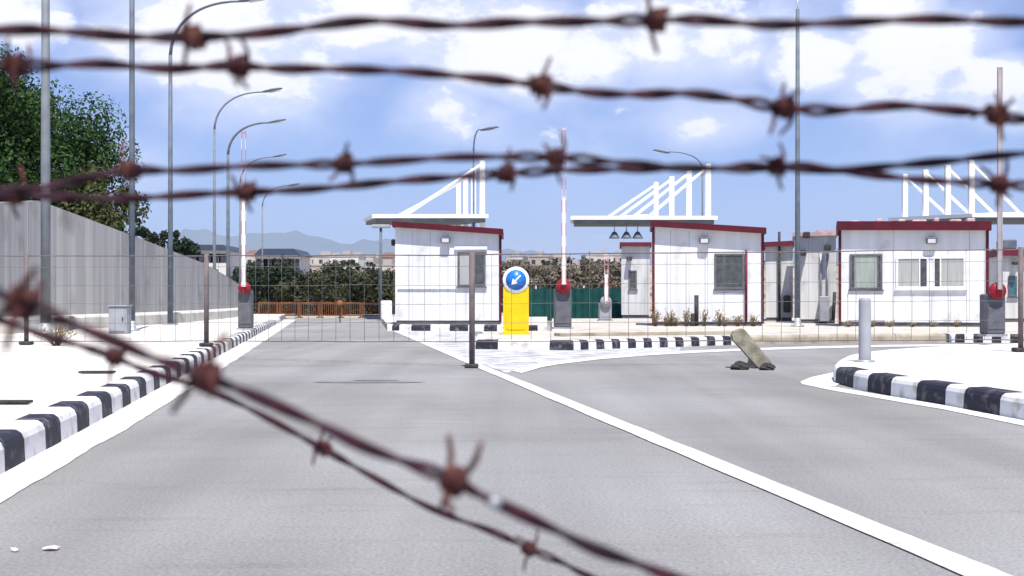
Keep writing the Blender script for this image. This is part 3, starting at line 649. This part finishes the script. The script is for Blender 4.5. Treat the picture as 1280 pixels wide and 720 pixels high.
# hanging lamps under the middle canopy
for i, px in enumerate((768, 783, 797)):
    Yl = 49.6; x = (px - 640) * Yl / F; z = hgt(298, Yl)
    t = empty('hanging_lamp', (x, Yl, z), label=['left', 'middle', 'right'][i] + 'most of the three dark conical lamps hanging under the middle canopy' if i != 1 else 'middle one of the three dark conical lamps hanging under the middle canopy', cat='lamp', group='conical lamps under the middle canopy')
    MB().rev([(.21, 0), (.20, .03), (.08, .24), (.03, .27)], 14).build('lamp_shade', M['pole_d'], t)
    MB().tube([(0, 0, .27), (0, 0, hgt(276, Yl) - z - .1)], .02, 6).build('rod', M['galv'], t)
# stand behind carrying a far floodlight on the left end of the first canopy
t = empty('road_sign_post', at(476, 48, 0), label='thin dark post with a lamp panel under the left end of the first canopy', cat='post')
MB().tube([(0, 0, 0), (0, 0, hgt(284, 48))], .05, 8).build('post', M['pole_d'], t)
MB().box(-.35, .35, -.12, .12, hgt(285, 48), hgt(281, 48), bev=.02).build('lamp_panel', M['galv'], t)

# ------------------------------------------------------------------ lamp posts and poles
def lamp_post(px, Y, label, ztop=8.35, arm=2.15, zb=6.9, r=.055, sgn=1, m='pole_d', z0=KH):
    t = empty('street_lamp', at(px, Y, z0), label=label, cat='street lamp', group='tall curved street lamps')
    MB().tube([(0, 0, 0), (0, 0, 2.4), (0, 0, zb - z0)], [r * 1.35, r * 1.1, r * .85], 10).build('pole', M[m], t)
    a_ = []
    for i in range(13):
        q = i / 12; a_.append((sgn * arm * .82 * (q ** 1.75) , 0, zb - z0 + (ztop - zb) * (1 - (1 - q) ** 2.0) * .93))
    MB().tube(a_, [r * .8 - r * .3 * i / 12 for i in range(13)], 8).build('arm', M[m], t)
    hx = sgn * arm * .80; hz = ztop - z0 - .1
    Mh = Matrix.Translation((hx, 0, hz)) @ Matrix.Rotation(-sgn * .18, 4, 'Y')
    hb = MB()
    prof = [(0, .035), (.12, .06), (.35, .08), (.62, .06), (.74, .02)]
    vs = []; 
    for (xx, rr) in prof:
        for k in range(8): an = 2 * math.pi * k / 8; vs.append((sgn * xx, rr * 1.5 * math.cos(an), rr * .8 * math.sin(an)))
    fs = [(k * 8 + i, k * 8 + (i + 1) % 8, (k + 1) * 8 + (i + 1) % 8, (k + 1) * 8 + i) for k in range(4) for i in range(8)] + [tuple(range(7, -1, -1)), tuple(range(32, 40))]
    h = hb.add(vs, fs, 0, True, Mh).build('lamp_head', M['pole_d'], t)
    MB().box(min(sgn * .25, sgn * .65), max(sgn * .25, sgn * .65), -.07, .07, -.075, -.045, M=Mh).build('lens', M['lamp_glass'], h)
    MB().box(-.16, .16, -.16, .16, -.01, .03).build('base_plate', M['galv'], t)
    return t
lamp_post(213, 32, 'nearest curved street lamp, in front of the concrete wall, arm reaching the picture top')
lamp_post(268, 46, 'second curved street lamp from the wall, taller one between wall and left barrier', r=.05, m='pole_l')
lamp_post(285, 54, 'third curved street lamp, just left of the left barrier boom', r=.07)
lamp_post(300, 67, 'fourth curved street lamp, behind the left barrier boom', r=.05, m='pole_l')
lamp_post(328, 84, 'farthest and shortest looking curved street lamp right of the left barrier boom', r=.05, m='pole_l')
lamp_post(592, 50, 'street lamp behind the first booth whose head shows above its canopy masts', ztop=7.5, arm=.32, zb=6.6, r=.045)
lamp_post(878, 56, 'street lamp behind the middle canopy with its arm pointing left', ztop=7.3, arm=1.8, zb=6.5, r=.04, sgn=-1)
def mast(px, Y, zt, r, label, m, z0=KH, extra=None):
    t = empty('mast', at(px, Y, z0), label=label, cat='pole')
    MB().tube([(0, 0, 0), (0, 0, (zt - z0) * .35), (0, 0, zt - z0)], [r * 1.1, r, r * .75], 12).build('pole', M[m], t)
    MB().rev([(r * 2.6, -.01), (r * 2.6, .03), (r * 1.5, .05), (r * 1.15, .2)], 12).build('base_collar', M['galv'], t)
    if extra: MB().tube([(0, 0, zt - z0), (0, 0, zt - z0 + .35)], .015, 6).build('tip_rod', M['white'], t)
    return t
mast(57, 23.5, 9.0, .085, 'thick pale grey pole in front of the big tree at the left', 'pole_l')
mast(165, 26, 10.0, .06, 'tall dark straight pole beside the pale utility box by the wall', 'pole_d')
mast(997, 30, 7.6, .06, 'tall slim grey pole standing between the second and the widest booth', 'pole_d', extra=1)

# pale utility box
t = empty('utility_box', P(147, 417, KH), label='pale grey utility box at the foot of the concrete wall', cat='utility box'); 
MB().box(-.17, .17, 0, .3, 0, .50, bev=.012).build('cabinet', M['boxgrey'], t)
MB().box(-.185, .185, -.02, .32, .502, .53, bev=.006).build('lid', M['boxgrey'], t)
d = MB().box(-.14, .14, -.015, -.002, .05, .46).build('door', M['boxgrey'], t); MB().box(.09, .11, -.03, -.016, .24, .30).build('handle', M['dark'], d)

# ------------------------------------------------------------------ barriers
def barrier(px, ybase, ytop, label, cw=.30, ch=.86, sc=1, pale=False, aw=.10, core=.55):
    p = P(px, ybase, KH); t = empty('boom_barrier', p, .05, label=label, cat='barrier', group='boom barriers with raised arms')
    MB().box(-cw / 2, cw / 2, -.02, .32, .03, ch * .86, bev=.02).build('cabinet', M['bgrey' if not pale else 'boxgrey'], t)
    MB().box(-cw / 2 - .03, cw / 2 + .03, -.05, .35, -.01, .032).build('base_plate', M['galv'], t)
    MB().box(-cw / 2 + .02, cw / 2 - .02, -.03, -.021, .12, ch * .6).build('door', M['bgrey' if not pale else 'boxgrey'], t)
    Mr = Matrix.Translation((0, -.05, ch * .92)) @ Matrix.Rotation(R(90), 4, 'X')
    MB().rev([(cw * .42, -.06), (cw * .46, -.03), (cw * .46, .04), (cw * .40, .07)], 18, M=Mr).build('pivot_hub', M['bred' if not pale else 'boxgrey'], t)
    MB().rev([(cw * .2, .071), (cw * .18, .085)], 12, M=Mr).build('hub_cap', M['bwhite' if pale else 'bred'], t)
    zt = hgt(ytop, p.y) - KH; z0 = ch * .95; h = aw / 2
    ar = MB().box(-h * .62, h * .62, -.17, -.145, z0, z0 + (zt - z0) * core).build('boom_arm', M['bwhite' if core < .9 else 'boom_g'], t)
    e_ = MB(); e_.box(-h, -h * .62 - .002, -.175, -.14, z0, zt); e_.box(h * .62 + .002, h, -.175, -.14, z0, zt)
    n = 3
    for k in range(n): zz = z0 + (zt - z0) * (core + (.98 - core) * k / (n - 1)) + .004; e_.box(-h * .62, h * .62, -.165, -.15, zz, zz + .035)
    e_.build('edge_rail', M['rail' if core < .9 else 'rail_g'], t)
    return t
def striped(name, a_, b_, period):
    m = bpy.data.materials.new(name); m.use_nodes = True; n = m.node_tree.nodes; l = m.node_tree.links
    tcn = n.new('ShaderNodeTexCoord'); sp = n.new('ShaderNodeSeparateXYZ'); l.new(tcn.outputs['Object'], sp.inputs[0])
    x = n.new('ShaderNodeMath'); x.operation = 'DIVIDE'; x.inputs[1].default_value = period; l.new(sp.outputs[2], x.inputs[0])
    y = n.new('ShaderNodeMath'); y.operation = 'FRACT'; l.new(x.outputs[0], y.inputs[0])
    z = n.new('ShaderNodeMath'); z.operation = 'GREATER_THAN'; z.inputs[1].default_value = .55; l.new(y.outputs[0], z.inputs[0])
    mx = n.new('ShaderNodeMixRGB'); mx.inputs[1].default_value = (*a_, 1); mx.inputs[2].default_value = (*b_, 1); l.new(z.outputs[0], mx.inputs[0]); l.new(mx.outputs[0], n['Principled BSDF'].inputs['Base Color'])
    n['Principled BSDF'].inputs['Roughness'].default_value = .5
    return m
M['rail'] = striped('red_white_rail', (.50, .20, .22), (.60, .50, .53), .5)
M['rail_g'] = striped('grey_pink_rail', (.36, .28, .29), (.40, .37, .38), .7)
M['boom_g'] = mat('weathered_grey_boom', (.42, .39, .39), (.32, .30, .30), .6, scale=3)
barrier(306, 412, 165, 'raised boom barrier with red hub at the left kerb, in front of the hedge', cw=.28, ch=.95)
barrier(704, 411, 160, 'raised boom barrier with red hub standing right of the yellow arrow sign', cw=.36, ch=1.0)
barrier(1245, 420, 86, 'raised boom barrier with red hub at the right end of the widest booth', cw=.32, ch=.85, aw=.085, core=.99)
barrier(757, 401, 318, 'small far boom barrier with grey cabinet in front of the green netting', cw=.36, ch=.62, pale=True, aw=.12)

# ------------------------------------------------------------------ yellow arrow bollard
p = P(645, 418, KH); t = empty('arrow_bollard', p, 0, label='yellow bollard with a round blue sign and white arrow on the island tip', cat='bollard')
s = p.y / F; hw_ = 16 * s
def rbox(b, x0, x1, y0, y1, z0, z1, r, mi=0):
    pts = []
    for (cx, cz, a0) in ((x1 - r, z1 - r, 0), (x0 + r, z1 - r, 90), (x0 + r, z0 + r, 180), (x1 - r, z0 + r, 270)):
        for k in range(6): an = R(a0 + 18 * k); pts.append((cx + r * math.cos(an), cz + r * math.sin(an)))
    return b.prism(pts, y0, y1, mi)
z1 = hgt(362, p.y) - KH
rbox(MB(), -hw_, hw_, 0, .2, .0, z1 + .12, .10).build('body', M['yellow'], t)
rbox(MB(), -hw_ + .05, hw_ - .05, -.012, -.002, .09, z1 - .05, .05).build('front_panel', M['yellow'], t)
MB().box(-hw_ - .02, hw_ + .02, -.03, .24, -.01, .035).build('foot', M['yellow'], t)
zc = hgt(350, p.y) - KH; Mr = Matrix.Translation((0, .02, zc)) @ Matrix.Rotation(R(90), 4, 'X')
sg = MB().rev([(hw_ * 1.04, -.16), (hw_ * 1.04, .03), (hw_ * .99, .045)], 40, M=Mr).build('sign_disc', M['signwhite'], t)
MB().rev([(hw_ * .80, .0455), (hw_ * .80, .052)], 40, M=Mr).build('blue_face', M['blue'], sg)
A = R(225); r_ = hw_ * .6
arrow = [(-.10, 0.85), (.10, .85), (.10, -.15), (.42, -.15), (0, -.85), (-.42, -.15), (-.10, -.15)]
an = R(-45)
pts = [((x * math.cos(an) - y * math.sin(an)) * r_, (x * math.sin(an) + y * math.cos(an)) * r_ + zc) for x, y in arrow]
MB().prism(pts, -.040, -.0335).build('arrow', M['signwhite'], sg)

# white marker bollard, grey bollard
def bollard(p, w_, h_, m, label, cap=None):
    t = empty('bollard', p, 0, label=label, cat='bollard')
    MB().rev([(w_ / 2 * 1.0, -.02), (w_ / 2, .02), (w_ / 2 * .98, h_ - .03), (w_ / 2 * .85, h_)], 18).build('post', m, t)
    MB().rev([(w_ * .8, -.01), (w_ * .8, .012), (w_ * .52, .02)], 18).build('base_plate', M['galv'], t)
bollard(P(1081, 452, KH), .125, .655, M['boxgrey'], 'grey steel bollard on the tip of the near right island')
bollard(P(483, 402.5, .0), .40, .75, M['white'], 'short white bollard at the left front corner of the first booth')

# ------------------------------------------------------------------ tilted concrete block with stones
t = empty('concrete_block', P(945, 460), -.05, label='tilted dirty concrete block propped on the road in front of the second booth', cat='concrete block')
b = MB(); px = P(945, 460).y / F
def XZ(x, y): return ((x - 945) * px, (460 - y) * px)
b.prism([XZ(917, 414), XZ(926, 410.5), XZ(930, 412.5), XZ(962, 452), XZ(963, 458.5), XZ(953, 461), XZ(947, 459.5), XZ(915, 424), XZ(914, 419)], -.13, .11)
b.build('beam', M['conc_block'], t)
MB().prism([XZ(938, 445), XZ(945, 447), XZ(952, 461), XZ(934, 461)], -.09, .11).build('prop', M['conc_block'], t)
def stone(c, r, label):
    b = MB(); vs = []; fs = []
    n, m_ = 12, 8
    for j in range(m_ + 1):
        ph = math.pi * j / m_
        for i in range(n):
            a_ = 2 * math.pi * i / n; v = Vector((math.sin(ph) * math.cos(a_), math.sin(ph) * math.sin(a_), math.cos(ph)))
            k = 1 + .35 * mnoise.noise(v * 1.7 + Vector(c)); vs.append((v.x * r[0] * k, v.y * r[1] * k, max(-.6, v.z) * r[2] * k + r[2] * .5))
    for j in range(m_):
        for i in range(n): fs.append((j * n + i, (j + 1) * n + i, (j + 1) * n + (i + 1) % n, j * n + (i + 1) % n))
    b.add(vs, fs, 0, False); o = b.build('stone', M['stone'], None, label=label, cat='stone'); o.location = c; return o
stone(P(925, 462), (.11, .10, .06), 'dark stone at the left foot of the tilted concrete block')
stone(P(959, 462.5), (.09, .09, .05), 'dark stone under the right end of the tilted concrete block')

# ------------------------------------------------------------------ green netting fence, orange barriers
Yg = 47; x0 = (640 - 640) * Yg / F; x1 = (790 - 640) * Yg / F
t = empty('netting_fence', (x0, Yg, 0), label='low fence of dark green shade netting behind the small far barrier', cat='fence')
b = MB(); n = 60; zt = hgt(360.5, Yg)
for i in range(n + 1):
    x = (x1 - x0) * i / n; yy = .03 * math.sin(i * 1.3) + .02 * math.sin(i * 2.9)
    b.v += [(x, yy, .02), (x, yy, zt + .02 * math.sin(i * .9)), (x, yy + .012, .02), (x, yy + .012, zt + .02 * math.sin(i * .9))]
for i in range(n):
    k = 4 * i
    for q in ((k, k + 4, k + 5, k + 1), (k + 6, k + 2, k + 3, k + 7), (k + 1, k + 5, k + 7, k + 3)): b.f.append(q); b.m.append(0); b.sm.append(False)
b.build('netting', M['green'], t)
for i in range(6):
    MB().tube([((x1 - x0) * i / 5, .06, 0), ((x1 - x0) * i / 5, .06, zt + .1)], .025, 8).build('post', M['galv'], t)
Yo = 55; wseg = 1.02
xo0 = (322 - 640) * Yo / F
ol = ['leftmost', 'second from left', 'third from left', 'third from right', 'second from right', 'rightmost']
for i in range(6):
    wseg = ((478 - 322) * Yo / F) / 6; x = xo0 + wseg * i
    t = empty('road_barrier', (x + wseg / 2, Yo + .06 * (i % 2), 0), random.uniform(-.04, .04), label=ol[i] + ' of the six faded orange slatted barriers closing the road end', cat='barrier', group='orange barriers across the road end')
    W = wseg / 2 - .01; H = hgt(377.5, Yo)
    f_ = MB(); f_.box(-W, -W + .05, -.03, .03, 0, H, bev=.01); f_.box(W - .05, W, -.03, .03, 0, H, bev=.01); f_.box(-W + .05, W - .05, -.025, .025, H - .06, H - .003); f_.box(-W + .05, W - .05, -.025, .025, .08, .13); f_.build('frame', M['orange'], t)
    g_ = MB()
    for k in range(9): xx = -W + .08 + (2 * W - .16) * k / 8; g_.box(xx - .012, xx + .012, -.012, .012, .13, H - .06)
    g_.build('slats', M['orange'], t)
    for sx in (-1, 1): MB().box(sx * (W - .08) - .03, sx * (W - .08) + .03, -.22, .22, -.0, .04).build('foot', M['dark'], t)
t = empty('marker_post', P(425, 403), label='thin marker post with a faded orange top in front of the orange barriers', cat='post')
MB().tube([(0, 0, 0), (0, 0, .75)], .02, 8).build('post', M['dark'], t); MB().rev([(.05, .5), (.11, .52), (.11, .72), (.05, .76)], 12).build('reflector', M['orange'], t)

# ------------------------------------------------------------------ wire mesh fence
def fence_panel(pa_, pb_, label, top_wire=.007, left=True, right=False, foot=True, extra_h=0, dense=.225):
    """pa_, pb_: (px, base row or None, Y, z base, mesh bottom row, mesh top row)"""
    (xa, Ya, za, ya0, ya1), (xb, Yb, zb_, yb0, yb1) = pa_, pb_
    A0, A1, B0, B1 = Q(xa, ya0, Ya), Q(xa, ya1, Ya), Q(xb, yb0, Yb), Q(xb, yb1, Yb)
    t = empty('wire_mesh_fence', (A0.x, A0.y, za), label=label, cat='fence', group='panels of the wire mesh fence across the road'); off = Vector((A0.x, A0.y, za))
    l = (B0 - A0).length; n = max(2, int(l / dense)); b = MB()
    def pt(u, v):
        p = A0.lerp(B0, u).lerp(A1.lerp(B1, u), v); p.y += .03 * mnoise.noise(Vector((u * l * 1.2, v * 2, xa))); p.z += .012 * mnoise.noise(Vector((u * l * .9, v * 3, xa + 3))); return p - off
    for i in range(n + 1): b.tube([pt(i / n, v / 4) for v in range(5)], .0027, 4)
    for j in range(0, 5): b.tube([pt(i / n, j / 4.6) for i in range(n + 1)], .0027, 4)
    b.build('mesh', M['meshwire'], t)
    MB().tube([pt(i / n, 1) for i in range(n + 1)], top_wire, 6).build('top_wire', M['postm'], t)
    MB().tube([pt(i / n, 0) for i in range(n + 1)], top_wire * .8, 6).build('bottom_wire', M['postm'], t)
    for (pp, on, X0, X1) in ((pa_, left, A0, A1), (pb_, right, B0, B1)):
        if not on: continue
        bx = X0.x - off.x; by = X0.y - off.y; zz = pp[2] - za
        MB().tube([(bx, by + .0, zz), (bx, by + .0, X1.z - za + .03)], .034, 8).build('post', M['postm'], t)
        MB().box(bx - .085, bx + .075, by - .07, by + .09, zz - .0, zz + .05, bev=.012).build('foot', M['dark'], t)
    return t
Pn = [(-420, 19, KH, 428, 320), (33, 18.0, KH, 427, 320), (258, 17.4, KH, 426.5, 320), (590, 14.9, 0, 427, 318.5), (1276, 15.6, KH, 425, 312), (1720, 17, KH, 425, 312)]
fl = ['wire mesh fence panel at the left edge of the picture', 'wire mesh fence panel on the left pavement in front of the concrete wall', 'wire mesh fence panel across the left lane in front of the first booth', 'long wire mesh fence panel in front of the second and the widest booths', 'wire mesh fence panel beyond the right edge post']
for i in range(5): fence_panel(Pn[i], Pn[i + 1], fl[i], right=(i == 4))

# ------------------------------------------------------------------ weeds, litter
def weed(loc, h, n, m, label, spread=.12, cat='weed', group=None):
    b = MB()
    for i in range(n):
        a_ = random.uniform(0, 6.28); l = h * random.uniform(.4, 1); s_ = random.uniform(.1, 1) * spread
        p0 = Vector((random.uniform(-.04, .04), random.uniform(-.04, .04), -.01)); p1 = p0 + Vector((math.cos(a_) * s_, math.sin(a_) * s_, l)); pm = (p0 + p1) / 2 + Vector((0, 0, l * .12))
        b.tube([p0, pm, p1], [.004, .003, .001], 4)
        for k in range(2):
            q = pm.lerp(p1, random.random()); b.add([q, q + Vector((.03, 0, .02)), q + Vector((.02, .02, .045))], [(0, 1, 2)])
    o = b.build('dry_weed', m, None, label=label, cat=cat, group=group); o.location = loc; return o
weed(P(70, 432, KH), .28, 60, M['dryweed'], 'brown dry weed clump on the left pavement near the wire strands', .3)
for i, px in enumerate((819, 833, 839, 844, 858, 880, 899, 906, 922, 941)):
    weed(Vector(((px - 640) * 30.4 / F, 30.4, KH)), random.uniform(.18, .5), 34, M['dryweed'], 'dry weed tuft at the foot of the second booth', .14, group='dry weeds along the second booth')
for i, px in enumerate((1060, 1090, 1112, 1140, 1165, 1196)):
    weed(Vector(((px - 640) * 29.6 / F, 29.6, KH)), random.uniform(.08, .16), 20, M['dryweed'], 'dry weed tuft at the foot of the widest booth', .14, group='dry weeds along the widest booth')
for (x, y, r, lab) in ((65, 688, .022, 'crumpled pinkish paper scrap on the road at lower left'), (18, 690, .013, 'tiny pale paper scrap at the left edge of the road')):
    b = MB(); vs = [(math.cos(a_) * r * random.uniform(.7, 1.5), math.sin(a_) * r * random.uniform(.5, 1), .004 + random.uniform(0, .01)) for a_ in [i * .785 for i in range(8)]] + [(0, 0, .014)]
    b.add(vs, [(i, (i + 1) % 8, 8) for i in range(8)]); o = b.build('paper_scrap', M['paper'], None, label=lab, cat='litter'); o.location = P(x, y)
# two thin dark strips drawn in for shadows on the left pavement
for (x0, x1, y, lab) in ((-20, 38, 504.5, 'flat dark strip drawn in for a shadow on the left pavement near the picture edge'), (100, 143, 466.5, 'flat dark strip drawn in for a shadow on the left pavement behind the kerb')):
    a_ = P(x0, y, KH); c_ = P(x1, y, KH); b = MB().box(0, c_.x - a_.x, -.05, .05, .003, .02, bev=.004); o = b.build('shadow_strip', M['stone'], None, label=lab, cat='shadow_strip'); o.location = a_

# ------------------------------------------------------------------ barbed wire in front of the camera
def smooth_path(pts, d, n_per=14):
    P3 = [Vector(((x - 640) * d_ / F, d_, HC + (HZ - y) * d_ / F)) for (x, y), d_ in zip(pts, d)]
    o = []
    for i in range(len(P3) - 1):
        p0 = P3[max(i - 1, 0)]; p1 = P3[i]; p2 = P3[i + 1]; p3 = P3[min(i + 2, len(P3) - 1)]
        k = max(6, int((p2 - p1).length / .0022))
        for q in range(k):
            t = q / k; t2 = t * t; t3 = t2 * t
            o.append(.5 * ((2 * p1) + (p2 - p0) * t + (2 * p0 - 5 * p1 + 4 * p2 - p3) * t2 + (3 * p1 - p0 - 3 * p2 + p3) * t3))
    o.append(P3[-1]); return o
def barbed(label, pts, d0, d1, barbs, wr=.00112, pitch=.058, phase=0.0, bsize=1.0):
    n = len(pts); xs_ = [p[0] for p in pts]
    ds = [d0 + (d1 - d0) * (x - xs_[0]) / (xs_[-1] - xs_[0]) for x in xs_]
    pl = smooth_path(pts, ds)
    t = empty('barbed_wire', pl[0], label=label, cat='barbed wire'); off = pl[0].copy()
    bpos = []
    for (bx, kind, ang) in barbs:
        k = min(range(len(pl)), key=lambda i: abs(640 + pl[i].x / pl[i].y * F - bx)); bpos.append((k, kind, ang))
    w1, w2 = [], []; ph = phase
    for i, p in enumerate(pl):
        tg = (pl[min(i + 1, len(pl) - 1)] - pl[max(i - 1, 0)]).normalized()
        u = Vector((0, 1, 0)); u = (u - tg * u.dot(tg)).normalized(); v = tg.cross(u)
        if i: ph += (p - pl[i - 1]).length / (pitch * (1 + .3 * mnoise.noise(p * 9))) * 2 * math.pi
        open_ = 0
        for (k, kind, a_) in bpos:
            dd = (pl[k] - p).length; open_ = max(open_, math.exp(-((dd - .012) / .007) ** 2))
        rr = wr * (.86 + .15 * mnoise.noise(p * 30)) + wr * .5 * open_
        w1.append(p - off + (u * math.cos(ph) + v * math.sin(ph)) * rr); w2.append(p - off - (u * math.cos(ph) + v * math.sin(ph)) * rr)
    MB().tube(w1, wr, 8).build('strand', M['rust'], t); MB().tube(w2, wr, 8).build('strand', M['rust'], t)
    for (k, kind, ang) in bpos:
        p = pl[k] - off; tg = (pl[min(k + 2, len(pl) - 1)] - pl[max(k - 2, 0)]).normalized()
        u = Vector((0, 1, 0)); u = (u - tg * u.dot(tg)).normalized(); v = tg.cross(u)
        if v.z < 0: v = -v
        B = MB(); br = .00098 * bsize
        for wnd, sh in ((0, -.0012), (1, .0016)):
            pts_ = []; turns = 2.3; m_ = 40
            a0 = R(ang) + wnd * math.pi * .9
            R0 = (wr * 2 + br * .95) * (1.0 + .18 * wnd)
            tail = .0125 * bsize * random.uniform(.85, 1.2)
            s0 = a0; dirt = (-u * math.sin(s0) + v * math.cos(s0))
            st = p + tg * (sh - .0022 * turns / 2) + (u * math.cos(s0) + v * math.sin(s0)) * R0
            pts_.append(st - dirt * tail - tg * .002 * (1 - 2 * wnd)); pts_.append(st - dirt * tail * .5)
            for q in range(m_ + 1):
                a_ = s0 + q / m_ * turns * 2 * math.pi
                rj = R0 * (1 + .22 * mnoise.noise(Vector((a_ * .8, k, wnd))))
                pts_.append(p + tg * (sh + .0020 * turns * (q / m_ - .5)) + (u * math.cos(a_) + v * math.sin(a_)) * rj)
            s1 = s0 + turns * 2 * math.pi; dirt = (-u * math.sin(s1) + v * math.cos(s1)); en = pts_[-1]
            pts_.append(en + dirt * tail * .5); pts_.append(en + dirt * tail + tg * .002 * (1 - 2 * wnd))
            B.tube(pts_, [br * .75] + [br] * (len(pts_) - 2) + [br * .7], 7)
        B.build('barb', M['rust_hot'], t)
    return t
W1 = [(-700, 60), (-300, 48), (0, 38), (60, 38), (170, 46), (240, 46), (300, 44), (360, 38), (460, 26), (560, 32), (640, 28), (720, 27), (820, 25), (880, 25), (960, 31), (1060, 28), (1160, 24), (1250, 27), (1310, 28), (1600, 34), (2000, 30)]
W2 = [(-700, 60), (-300, 70), (0, 80), (60, 82), (130, 80), (210, 86), (290, 82), (350, 86), (400, 86), (480, 88), (540, 92), (620, 100), (670, 106), (740, 116), (800, 118), (860, 117), (930, 126), (980, 135), (1050, 138), (1120, 132), (1180, 137), (1245, 143), (1290, 150), (1600, 168), (2000, 175)]
W3 = [(-700, 300), (-300, 262), (0, 240), (60, 233), (110, 222), (160, 213), (230, 213), (300, 208), (380, 206), (430, 205), (480, 202), (560, 197), (630, 196), (700, 197), (760, 202), (830, 208), (900, 211), (970, 208), (1060, 212), (1110, 208), (1180, 202), (1280, 192), (1600, 165), (2000, 150)]
W4 = [(-700, 225), (-300, 238), (0, 243), (60, 245), (140, 248), (200, 246), (260, 242), (308, 240), (380, 237), (440, 232), (500, 226), (560, 222), (632, 217), (700, 213), (760, 212), (830, 211), (920, 210), (1000, 211), (1080, 217), (1150, 225), (1248, 230), (1310, 233), (1600, 240), (2000, 240)]
W5 = [(-700, 60), (-300, 226), (-20, 358), (25, 378), (90, 405), (140, 425), (187, 446), (249, 468), (306, 490), (397, 530), (450, 556), (499, 575), (567, 600), (596, 617), (639, 637), (693, 662), (740, 685), (830, 718), (1000, 790), (1400, 960)]
W6 = [(-700, 190), (-300, 300), (0, 400), (60, 421), (100, 432), (142, 446), (187, 465), (249, 484), (306, 508), (397, 557), (455, 590), (524, 628), (567, 647), (614, 664), (660, 685), (704, 704), (735, 720), (850, 770), (1000, 830), (1400, 960)]
barbed('topmost strand of rusty barbed wire crossing the sky', W1, .50, .54, [(242, 0, 30), (820, 0, 200), (-200, 0, 0), (1500, 0, 90)], wr=.00132, phase=.3, bsize=1.1)
barbed('second strand of rusty barbed wire from the top, sagging to the right', W2, .52, .58, [(22, 0, 60), (295, 0, 140), (676, 0, 250), (978, 0, 330), (1247, 0, 70), (-300, 0, 0), (1560, 0, 0)], wr=.00130, phase=1.3, pitch=.052)
barbed('third rusty wire strand from the top, crossing the big tree and rising at the right', W3, .60, .56, [(160, 0, 20), (432, 0, 300), (697, 0, 110), (970, 0, 100), (1340, 0, 0), (-200, 0, 50)], wr=.00120, phase=2.2, bsize=.92)
barbed('fourth rusty strand from the top, crossing the third above the second booth', W4, .62, .64, [(18, 0, 90), (308, 0, 210), (632, 0, 250), (1249, 0, 120), (1520, 0, 10), (-280, 0, 30)], wr=.00126, phase=.8)
thick = barbed('thick blurred rusty strand slanting down across the road, nearer of the slanting two', W5, .36, .50, [(22, 0, 40), (257, 0, 0), (566, 0, 120), (1000, 0, 0), (-260, 0, 0)], wr=.00130, phase=1.0, bsize=1.25)
kq = [c for c in thick.children if c.name.startswith('strand')][0]
pb = Q(615, 627, .443) - thick.location; pe = Q(622, 630, .443) - thick.location
MB().tube([pb - (pe - pb) * .6, pb, pe, pe + (pe - pb) * .6], [.0011, .0021, .0021, .0011], 8).build('bare_patch', M['galv'], thick, label='pale bare patch')
barbed('thin rusty strand slanting down across the road under the thicker one', W6, .56, .78, [(142, 0, 70), (404, 0, 200), (660, 0, 80), (1000, 0, 0)], wr=.00108, phase=.2, bsize=.85)

# ------------------------------------------------------------------ air
hz = MB().box(-12000, 12000, -400, 14200, -12, 760)
hm = bpy.data.materials.new('thin_haze'); hm.use_nodes = True; n = hm.node_tree.nodes; n.clear()
o_ = n.new('ShaderNodeOutputMaterial'); v_ = n.new('ShaderNodeVolumePrincipled'); v_.inputs['Color'].default_value = (.55, .70, 1, 1); v_.inputs['Density'].default_value = .00008; v_.inputs['Anisotropy'].default_value = 0
hm.node_tree.links.new(v_.outputs[0], o_.inputs['Volume'])
hz.build('haze', hm, None, kind='stuff')
